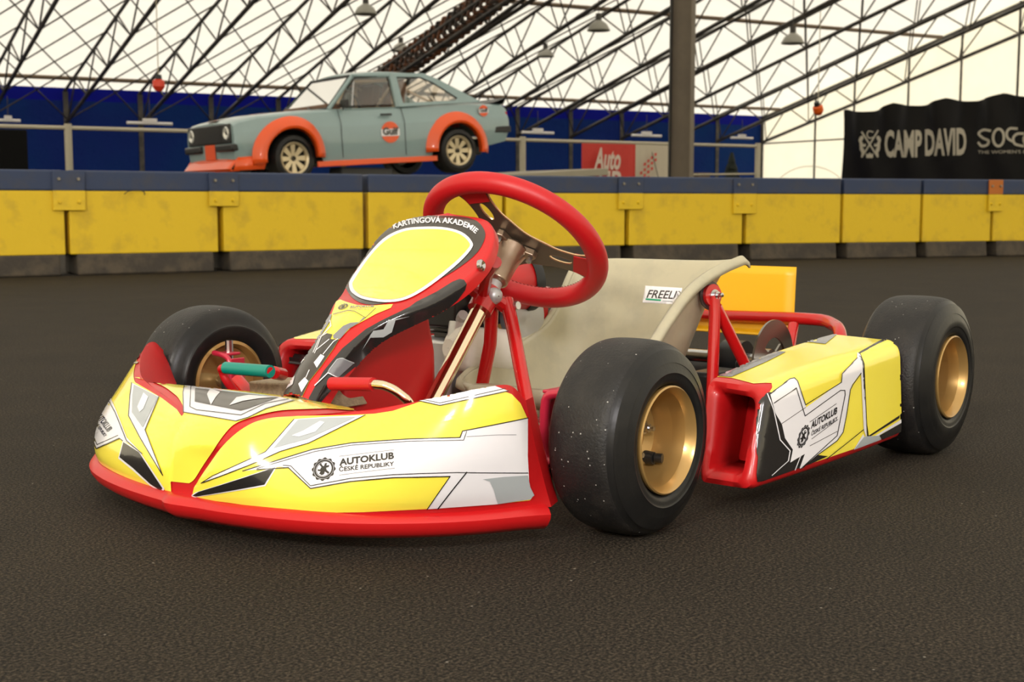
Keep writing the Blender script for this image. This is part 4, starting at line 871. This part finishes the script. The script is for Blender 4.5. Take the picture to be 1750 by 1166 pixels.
# ---- side pods
def pod(s):
    # stations front -> rear: top inner, top outer, bottom outer, bottom inner corners
    F_ = dict(ti=(-.262, .405, .176), to=(-.231, .523, .177), bo=(-.184, .530, .034), bi=(-.200, .432, .030))
    Rr_ = dict(ti=(-.615, .428, .216), to=(-.628, .548, .210), bo=(-.634, .555, .048), bi=(-.634, .435, .048))
    def ring(t, ins=0., dx=0., ry=.016):
        P = {k: np.array(F_[k])*(1-t)+np.array(Rr_[k])*t for k in F_}
        bul = .006*math.sin(math.pi*t); P['to'] = P['to']+np.array([0, bul, bul*.6]); P['bo'] = P['bo']+np.array([0, bul, 0]); P['ti'][2] += bul
        cen = sum(P.values())/4; out = []
        seq = ['ti', 'to', 'bo', 'bi']; rad = [.018, .026, .020, .012]
        for i, k in enumerate(seq):
            a, b, c_ = P[seq[i-1]], P[k], P[seq[(i+1) % 4]]; u, v_ = unit(a-b), unit(c_-b); r = rad[i]
            p0, p2 = b+u*r, b+v_*r
            for q in np.linspace(0, 1, 7): out.append((1-q)**2*p0+2*q*(1-q)*b+q*q*p2)
            nx = P[seq[(i+1) % 4]]; e = nx+unit(b-nx)*rad[(i+1) % 4]
            for q in np.linspace(0, 1, 8)[1:-1]: out.append(p2*(1-q)+e*q)
        out = np.array(out)
        if ins: out = cen+(out-cen)*np.array([1, 1-ins/.055, 1-ins/.075])
        out[:, 0] += dx; return out
    rings = [ring(0, .025, -.075)]+[ring(0, .022, -.010), ring(0, .019, .004), ring(0, .011, .009), ring(0, .003, .006)]+[ring(t) for t in np.linspace(0.01, .99, 30)]+[ring(1, .006, -.005), ring(1, .014, -.007)]
    g = np.array([np.vstack([r, r[:1]]) for r in rings]); n = len(rings[0])
    mb = MB(); mb.grid(g, RED); mb.add(rings[0], [tuple(range(n))], RED); mb.add(rings[-1], [tuple(range(n))[::-1]], RED)
    outer = g[3:-1]; b = bvh_of([outer]); k0 = len(mb.v)
    # stickers
    allp = [(458, 522), (478, 490), (475, 465), (440, 464), (370, 468), (245, 436), (120, 425), (100, 428), (190, 385), (300, 335), (420, 282), (560, 222), (700, 178), (830, 166), (1000, 172), (1165, 190), (1215, 205), (1243, 250), (1246, 420), (1240, 640), (1238, 742), (1100, 775), (950, 850), (790, 905), (640, 955), (560, 975), (500, 800), (470, 600)]
    dpoly(mb, b, q7(*allp), e1, YEL)
    dpoly(mb, b, q7((443, 525), (410, 565), (388, 605), (386, 760), (390, 900), (382, 1000), (388, 1040), (420, 1035), (560, 985), (700, 935), (800, 890), (700, 880), (640, 820), (560, 700), (478, 520), (458, 520)), e2, BLK)
    dpoly(mb, b, q7((460, 530), (580, 445), (605, 440), (620, 455), (665, 585), (670, 605), (875, 455), (880, 405), (970, 320), (975, 290), (990, 300), (1003, 345), (1015, 545), (1022, 700), (1026, 790), (1008, 735), (992, 400), (940, 470), (930, 500), (905, 650), (885, 750), (850, 800), (740, 880), (650, 958), (632, 960), (662, 878), (640, 890), (577, 928), (592, 852), (546, 785), (528, 705), (490, 640)), e3, WHI)
    dline(mb, b, q7((447, 530), (480, 620), (518, 795), (576, 860), (566, 918)), 1.8, e3, WHI); dline(mb, b, q7((566, 918), (470, 1003)), 1.2, e3, WHI); dline(mb, b, q7((640, 885), (606, 970)), 1.4, e3, WHI)
    for l in (((460, 530), (580, 445), (605, 440), (620, 455), (665, 590), (875, 458), (880, 408), (970, 320)), ((480, 580), (612, 494), (662, 655), (870, 505), (895, 505), (897, 530), (850, 770), (640, 960)), ((525, 700), (665, 605)), ((990, 405), (940, 475), (928, 500), (905, 650), (885, 750)), ((885, 750), (850, 800), (740, 880), (650, 955)), ((790, 905), (900, 820), (1005, 735)), ((690, 830), (850, 745)), ((690, 690), (845, 583)), ((700, 790), (855, 675))):
        dline(mb, b, q7(*l), 1.3 if len(l) > 2 else .8, e4, BLK)
    if s > 0:
        dtext(mb, b, 'AUTOKLUB', P7(695, 730), np.array(P7(848, 640))-P7(695, 730), np.array([1.5, -11.5]), e4, BLK, .035, step=6)
        dtext(mb, b, 'ČESKÉ REPUBLIKY', P7(697, 772), np.array(P7(850, 680))-P7(697, 772), np.array([1., -7]), e4, BLK, .02, step=6)
        badge(mb, b, P7(652, 775), (10.5, -7), (2.5, -19), e4, BLK)
    dpoly(mb, b, q7((978, 292), (1100, 225), (1170, 192), (1215, 207), (1243, 250), (1246, 420), (1238, 655), (1030, 785), (1010, 545), (1000, 350)), e3, BLK)
    dpoly(mb, b, q7((990, 297), (1100, 240), (1190, 200), (1225, 225), (1240, 260), (1243, 420), (1232, 640), (1035, 770), (1025, 700), (1018, 540), (1010, 350)), e4, YEL)
    dpoly(mb, b, q7((1030, 800), (1238, 668), (1238, 690), (1095, 770), (1110, 790), (950, 850), (1005, 760), (1015, 790)), e3, WHI); dpoly(mb, b, q7((1095, 772), (1238, 690), (1238, 742), (1120, 790)), e3, BLK); dpoly(mb, b, q7((1010, 775), (1098, 770), (1108, 790), (950, 850)), e4, GRY)
    dpoly(mb, b, q7((118, 424), (240, 432), (440, 345), (560, 285), (520, 282), (420, 300), (300, 350)), e2, SLA); dpoly(mb, b, q7((650, 222), (790, 238), (860, 180), (800, 178), (700, 205)), e2, SLA); dpoly(mb, b, q7((105, 427), (128, 424), (300, 350), (280, 345)), e3, WHI)
    if s < 0: mb.v = [(x, -y, z) for x, y, z in mb.v]; mb.f = [q[::-1] for q in mb.f]
    o = mb.build('side_pod', KM, kart, sharp=50, merge=True)
    for c in (tuple(bp(1234, 733, 'x', -.285)),):
        bm_ = MB(); c = np.array(c)*[1, s, 1]; bm_.lathe([(0, .001), (0, .016), (.003, .016), (.003, .008), (.012, .008), (.012, .004), (.026, .004), (.028, .001)], c-np.array([.008, 0, 0]), (1, .3*s, 0), 12); bm_.build('bolt', M['steel'], o)
pod(1); pod(-1)

# ---- steering wheel and column
SC = np.array([-.300, 0, .369]); SNm = unit([-.668, -.077, .743]); Sa = unit(np.cross(SNm, [0, 1, 0])); Sb = np.cross(SNm, Sa)
mb = MB(); mb.tube([SC+.150*(math.cos(t)*Sa+math.sin(t)*Sb) for t in np.linspace(0, 2*math.pi, 97)[:-1]], .0178, 24, closed=True); sw_ = mb.build('steering_wheel', M['red_rubber'], kart)
stch = MB()
for t in np.linspace(0, 2*math.pi, 120)[:-1]:
    d = math.cos(t)*Sa+math.sin(t)*Sb; u = -math.sin(t)*Sa+math.cos(t)*Sb; p = SC+d*.136+SNm*.0118; stch.tube([p-u*.0018+d*.001, p+u*.0018-d*.001], .0007, 4)
stch.build('stitching', mat('dark_red_thread', (.22, .004, .004), .6), sw_)
A0 = [math.radians(a) for a in (177, -61, 58)]
out = []; RI = .138
def spoke_outline():
    pts = []
    for i, a in enumerate(A0[::1]):
        pass
    order = sorted([x % (2*math.pi) for x in A0]); res = []
    for i, a in enumerate(order):
        nx = order[(i+1) % 3]+(2*math.pi if i == 2 else 0); d = np.array([math.cos(a), math.sin(a)]); e = np.array([-d[1], d[0]])
        for r, h in ((.058, -.030), (.080, -.024), (.112, -.024), (.146, -.030), (.146, .030), (.112, .024), (.080, .024), (.058, .030)): res.append(tuple(d*r+e*h))
        m_ = (a+nx)/2; res.append((math.cos(m_)*.048, math.sin(m_)*.048))
    return res, order
so, order = spoke_outline()
so = [tuple(p) for p in cr(so, 160, True)]
holes = []
for a in order:
    d = np.array([math.cos(a), math.sin(a)]); e = np.array([-d[1], d[0]]); h = []
    for t in np.linspace(0, 2*math.pi, 24)[:-1]:
        h.append(tuple(d*(.086+.021*math.cos(t))+e*(.0085*math.sin(t))))
    holes.append(h)
def unflip(l): return l
pl = MB(); solid2d(pl, [so]+holes, SC-SNm*.006, Sa, Sb, .004); sp_ = pl.build('spoke_plate', M['ano'], sw_, sharp=30)
ed = MB()
for o_ in [so]+holes: ed.tube([SC-SNm*.004+Sa*a+Sb*b for a, b in o_], .0019, 6, closed=True)
ed.build('plate_edge', M['brass'], sp_)
for a in order:
    d = math.cos(a)*Sa+math.sin(a)*Sb; e = -math.sin(a)*Sa+math.cos(a)*Sb; mb = MB(); mb.prism([SC+d*r+e*h-SNm*.0075 for r, h in ((.108, -.0225), (.15, -.029), (.15, .029), (.108, .0225))], SNm*.008); mb.build('spoke_cover', M['red_rubber'], sw_, bevel=.002)
hub = MB(); DC = unit([.64, 0, -.77])
hub.lathe([(-.010, .001), (-.010, .026), (-.014, .029), (-.022, .027), (-.038, .023), (-.048, .0215), (-.084, .0195), (-.088, .014), (-.088, .001)], SC, SNm, 28)
for a in order:
    a += .0; d = math.cos(a)*Sa+math.sin(a)*Sb; hub.prism([SC+d*r+(-math.sin(a)*Sa+math.cos(a)*Sb)*h-SNm*.007 for r, h in ((0, -.014), (.040, -.008), (.046, 0), (.040, .008), (0, .014))], -SNm*.012)
hb = hub.build('steering_boss', M['bronze'], sw_, sharp=40, bevel=.0015)
for a in order:
    d = math.cos(a)*Sa+math.sin(a)*Sb; p = SC+d*.036; b = MB(); b.tube([p-SNm*.030, p-SNm*.018], .0048, 6); b.tube([p-SNm*.018, p+SNm*.004], .006, 6); b.build('bolt', M['steel'], hb)
mb = MB(); ce = SC-SNm*.085; mb.tube([ce, ce-SNm*.030], .012, 16); mb.lathe([(-.02, .001), (-.018, .010), (-.008, .015), (.006, .0155), (.015, .012), (.019, .007), (.0195, .001)], ce-SNm*.030+np.array([0, .004, 0]), (.2, 1, 0), 24); mb.build('universal_joint', M['alloy'], kart, sharp=40)
ct, cb = np.array([-.213, .004, .272]), np.array([-.058, .004, .085])
mb = MB(); mb.tube([ct, cb], .0135, 24); mb.tube([cb, cb+[.02, 0, -.03]], .008, 12); mb.build('steering_column', M['chrome'], kart)
mb = MB(); mb.tube([ce-SNm*.034, ct], .014, 16); mb.lathe([(-.022, .001), (-.022, .021), (.022, .021), (.022, .001)], ct+unit(ct-cb)*.006, unit(ct-cb), 24)
mb.tube(cr([ct+[0, 0, .006], ct+[-.02, .01, .004], (-.252, .022, .262)], 8), .012, 10); mb.tube([ct+[0, 0, .01], (-.17, .05, .325), (-.13, .10, .345)], .010, 10); mb.tube([ct+[0, 0, .01], (-.17, -.05, .325), (-.13, -.10, .345)], .010, 10)
mb.build('column_bracket', M['red_paint'], kart)
MB().tube([(-.256, .018, .263), (-.256, .044, .267)], .007, 8).build('bolt', M['steel'], kart)
mb = MB(); mb.tube(cr([(-.254, .020, .275), (-.236, .05, .225), (-.20, .10, .145), (-.165, .155, .055)], 20), .0115, 14); mb.tube([(-.246, -.004, .270), (-.252, -.014, .20), (-.300, -.09, .050)], .0115, 14)
mb.build('column_support', M['red_paint'], kart)

# ---- pedals
def pedal(nm, g0, g1, arm, m1, m2, r=.0095):
    mb = MB(); mb.tube(cr(arm, 30), .0065, 12); o = mb.build(nm, M[m2], kart)
    mb = MB(); mb.tube([g0, g1], r, 16); mb.build('pedal_sleeve', M[m1], o)
ya = bp(567, 656, 'x', .178); yb_ = bp(638, 657, 'x', .178)
print('pedal', ya, yb_)
pedal('brake_pedal', ya, yb_, [ya, yb_, bp(664, 662, 'x', .172), bp(684, 674, 'x', .165), bp(701, 692, 'x', .155), bp(712, 730, 'x', .13), (.08, .205, .06)], 'red_rubber', 'chrome')
za, zb_ = bp(386, 629, 'x', .175), bp(462, 635, 'x', .175)
print('pedal', za, zb_)
pedal('throttle_pedal', za, zb_, [zb_, za, bp(381, 636, 'x', .17), bp(388, 652, 'x', .165), bp(403, 672, 'x', .15), bp(416, 692, 'x', .13), (.07, -.15, .06)], 'teal', 'red_rubber')
mb = MB(); mb.tube([bp(404, 650, 'x', .10), bp(440, 690, 'x', .10)], .012, 12); mb.tube([bp(468, 637, 'x', .15), bp(482, 640, 'x', .12)], .010, 12); mb.tube([bp(404, 652, 'x', .10), (.08, -.16, .05)], .012, 12); mb.build('pedal_mount', M['red_paint'], kart)
mb = MB(); mb.box((.12, .06, .075), (.10, .012, .08)); mb.build('pedal_stop', M['tan'], kart, bevel=.003)

hx = [bp(a, b_, 'x', .115) for a, b_ in ((424, 652), (480, 655), (545, 655), (572, 700), (430, 700))]
mb = MB(); mb.prism(hx, (-.07, 0, 0)); mb.build('heel_box', M['tan'], kart, sharp=30, bevel=.003)

# ---- seat shell
def seat():
    rows = []
    # stations front lip -> floor -> back -> top; each: left(+y) edge, right edge and the trough between
    st = [((-.262, .128), (-.270, .130, .128), (-.270, -.070, .120)), ((-.258, .110), (-.275, .155, .135), (-.280, -.100, .126)), ((-.275, .083), (-.300, .168, .145), (-.320, -.118, .136)), ((-.33, .055), (-.340, .180, .160), (-.385, -.125, .150)),
        ((-.41, .038), (-.385, .190, .180), (-.450, -.130, .168)), ((-.49, .038), (-.418, .198, .206), (-.510, -.130, .185)), ((-.555, .060), (-.455, .203, .242), (-.560, -.130, .205)), ((-.605, .110), (-.508, .206, .282), (-.600, -.133, .235)),
        ((-.640, .175), (-.562, .208, .307), (-.630, -.136, .265)), ((-.665, .245), (-.618, .210, .323), (-.650, -.138, .290)), ((-.683, .300), (-.665, .210, .332), (-.668, -.140, .308)), ((-.694, .325), (-.690, .212, .336), (-.685, -.142, .318)), ((-.706, .326), (-.705, .212, .330), (-.700, -.142, .314))]
    for (x, z), E1, E2 in st:
        r = []; cy = (E1[1]+E2[1])/2
        for k in np.linspace(-1, 1, 17):
            a = abs(k); E_ = E1 if k > 0 else E2; u = a**3.0
            r.append((x+(E_[0]-x)*u, cy+(E_[1]-cy)*a*(1.3-.3*a*a), z+(E_[2]-z)*u))
        rows.append(r)
    return patch_grid(rows, 81, 80)
gS = seat(); mb = MB(); mb.grid(gS, 0); bS = bvh_of([gS])
# rolled rims
for j in (0, -1):
    E_ = gS[:, j]; sgn = -1 if j == 0 else 1
    mb.grid(np.array([E_, E_+np.array([0, .007*sgn, .003]), E_+np.array([0, .014*sgn, -.003]), E_+np.array([0, .016*sgn, -.012])]), 0)
E_ = gS[0]; mb.grid(np.array([E_, E_+np.array([.008, 0, -.003]), E_+np.array([.011, 0, -.014]), E_+np.array([.004, 0, -.030])]), 0)
dpoly(mb, bS, [(1104, 489), (1167, 493), (1160, 521), (1099, 518)], .0006, 1)
dtext(mb, bS, 'FREELINE', (1106, 509.5), np.array([75, 3.5]), np.array([1.5, -13.5]), .0012, 2, .01, .3, step=6)
dpoly(mb, bS, [(1105, 510.5), (1131, 512.5), (1130.5, 515.5), (1104.5, 513.5)], .0012, 3); dline(mb, bS, [(1134, 515), (1156, 516.4)], 1.6, .0012, 4)
st_ = mb.build('seat', [M['seat'], M['white'], M['black'], M['green'], M['grey']], kart, sharp=60, solid=0)
m_ = st_.modifiers.new('thick', 'SOLIDIFY'); m_.thickness = .004; m_.offset = 0
# seat stays with bolt
q = bp(1217, 505, 'y', .222); qb = bp(1217, 640, 'y', .24); qc = bp(1275, 628, 'y', .25)
print('stay', q, qb, qc)
mb = MB(); mb.lathe([(-.004, .001), (-.004, .020), (.004, .020), (.004, .001)], q, (0.25, 1, .1), 24); mb.tube([q+[0, .004, 0], q+[0, .006, -.03], qb+[0, 0, -.06]], .0105, 14); mb.tube([q+[-.004, .006, -.02], (q*.15+qc*.85)+[0, 0, 0], qc+(qc-q)*.35], .0105, 14); sy = mb.build('seat_stay', M['red_paint'], kart)
mb = MB(); mb.lathe([(0, .001), (0, .011), (.003, .011), (.003, .007), (.010, .007), (.010, .004), (.020, .004), (.021, .001)], q+np.array([0, .004, 0]), (.25, 1, .1), 14); mb.build('bolt', M['steel'], sy)
MB().lathe([(-.006, .001), (-.006, .026), (-.003, .026), (-.003, .001)], q, (.25, 1, .1), 24).build('rubber_washer', M['dsteel'], sy)
mb = MB(); q2_ = q*[1, -1, 1]+[0, .07, 0]; mb.tube([q2_, q2_+[0, -.02, -.2]], .0105, 12); mb.build('seat_stay', M['red_paint'], kart)

# ---- rear axle, brake disc, bumper, number plate
mb = MB(); mb.tube([(-.78, -.47, .138), (-.78, .47, .138)], .0125, 16); mb.build('rear_axle', M['steel'], kart)
for y in (.16, -.2): MB().lathe([(-.022, .013), (-.022, .036), (.022, .036), (.022, .013)], (-.78, y, .138), (0, 1, 0), 24).build('bearing_housing', M['blackp'], kart)
mb = MB(); mb.lathe([(-.012, .013), (-.012, .024), (.012, .024), (.012, .013)], (-.78, .225, .138), (0, 1, 0), 20); dr = []
solid2d(mb, [circ(0, 0, .080, 72), circ(0, 0, .046, 40)], (-.78, .238, .138), (-1, 0, 0), (0, 0, 1), .004)
for k in range(3): a = k*2.094+.5; mb.prism([(-.78+r*math.cos(a+d), .235, .138+r*math.sin(a+d)) for r, d in ((.014, -.6), (.045, -.22), (.045, .22), (.014, .6))], (0, .004, 0))
mb.build('brake_disc', mat('brake_disc_steel', (.32, .30, .27), .28, metal=1.), kart, sharp=30)
mb = MB(); mb.box((-.70, .235, .125), (.04, .045, .05)); mb.box((-.66, .18, .10), (.10, .05, .06)); mb.build('brake_caliper', M['blackp'], kart, bevel=.008)
bumper_path = [(-.86, -.33, .10), (-.90, -.325, .18), (-.97, -.28, .196), (-1.0, -.22, .198), (-1.0, 0, .198), (-1.0, .20, .202), (-.975, .265, .198), (-.91, .315, .180), (-.86, .335, .10), (-.82, .33, .065)]
mb = MB(); mb.tube(cr(bumper_path, 70), .0125, 16); mb.tube([(-.86, .22, .06), (-.98, .18, .19)], .011, 12); mb.tube([(-.86, -.22, .06), (-.98, -.18, .19)], .011, 12); mb.tube([(-.86, -.33, .09), (-.86, .33, .09)], .012, 12); bmp = mb.build('rear_bumper', M['red_paint'], kart)
mb = MB(); g = np.array([[(-1.018+.001*j, y, z) for y in np.linspace(-.165, .165, 12)] for j, z in enumerate(np.linspace(.306, .175, 8))]+[[(-1.005, y, .166) for y in np.linspace(-.165, .165, 12)], [(-.985, y, .163) for y in np.linspace(-.165, .165, 12)]]); mb.grid(g); mb.build('number_plate', M['plate'], kart, solid=.003, sharp=60)

# ---- engine on the far side, exhaust, expansion tank
eng = MB(); eng.box((-.42, -.235, .12), (.17, .11, .13)); eng.lathe([(-.02, .001), (-.02, .062), (.03, .062), (.03, .001)], (-.40, -.175, .155), (0, 1, 0), 30); e_ = eng.build('engine_block', M['alloy'], kart, bevel=.006, sharp=35)
mb = MB()
for k in range(9): mb.box((-.42, -.235, .195+.008*k), (.12-.004*k, .10, .003))
mb.box((-.42, -.235, .225), (.07, .06, .09)); mb.build('cooling_fins', M['dsteel'], e_)
ac, ar_ = np.array([-.385, -.170, .285]), np.array([.10, 1, .12])
mb = MB(); mb.lathe([(-.09, .001), (-.09, .040), (-.084, .046), (.035, .052), (.045, .046), (.045, .001)], (-.47, -.16, .285), (-.9, .28, .0), 32); mb.build('engine_cowl', M['red'], e_, sharp=40)
mb = MB(); mb.lathe([(.036, .054), (.040, .056), (.056, .054), (.060, .046), (.060, .001)], (-.47, -.16, .285), (-.9, .28, .0), 32); mb.build('cowl_rim', M['blackp'], e_, sharp=40)
mb = MB(); mb.lathe([(-.015, .001), (-.015, .048), (.006, .052), (.012, .040), (.012, .020), (.016, .012), (.016, .001)], (-.505, -.145, .222), (.1, 1, .05), 32); mb.build('starter_cover', M['alloy'], e_, sharp=30)
mb = MB(); mb.prism([(-.36, -.165, .12), (-.36, -.165, .25), (-.41, -.165, .255), (-.43, -.165, .13)], (0, .02, 0)); mb.build('engine_plate', M['blackp'], e_, bevel=.004)
mb = MB(); mb.tube(cr([(-.385, -.14, .235), (-.39, -.135, .19), (-.40, -.135, .16), (-.385, -.135, .14)], 16), .006, 8); mb.lathe([(-.004, .003), (-.004, .008), (.004, .008), (.004, .003)], (-.372, -.14, .238), (0, 1, 0), 16); mb.build('throttle_lever', M['steel'], e_)
mb = MB(); mb.box(bp(800, 522, 'y', -.20), (.15, .07, .075)); mb.build('ignition_box', M['blackp'], kart, bevel=.006)
mb = MB(); mb.lathe([(-.07, .001), (-.07, .030), (-.062, .041), (.050, .043), (.062, .036), (.070, .020), (.082, .016), (.082, .001)], bp(822, 598, 'y', -.15), (1, -.1, .12), 28); mb.build('air_filter', M['bottle'], kart, sharp=40)
mb = MB(); c = bp(778, 570, 'y', -.17); mb.tube([c+[0, 0, -.03], c+[-.01, 0, .02]], .018, 14); mb.tube([c+[-.01, 0, .02], c+[0, .02, .035]], .010, 10); mb.build('filter_elbow', M['alloy'], kart)
mb = MB(); mb.tube(cr([(-.50, -.26, .12), (-.60, -.27, .11), (-.75, -.26, .09), (-.93, -.22, .09)], 24), [.016]*8+[.03]*12+[.014]*4, 14); mb.build('exhaust_pipe', M['dsteel'], kart)
mb = MB(); mb.tube([(-.60, -.05, .10), (-.88, .06, .105)], .035, 20); mb.build('chain_guard', M['blackp'], kart)
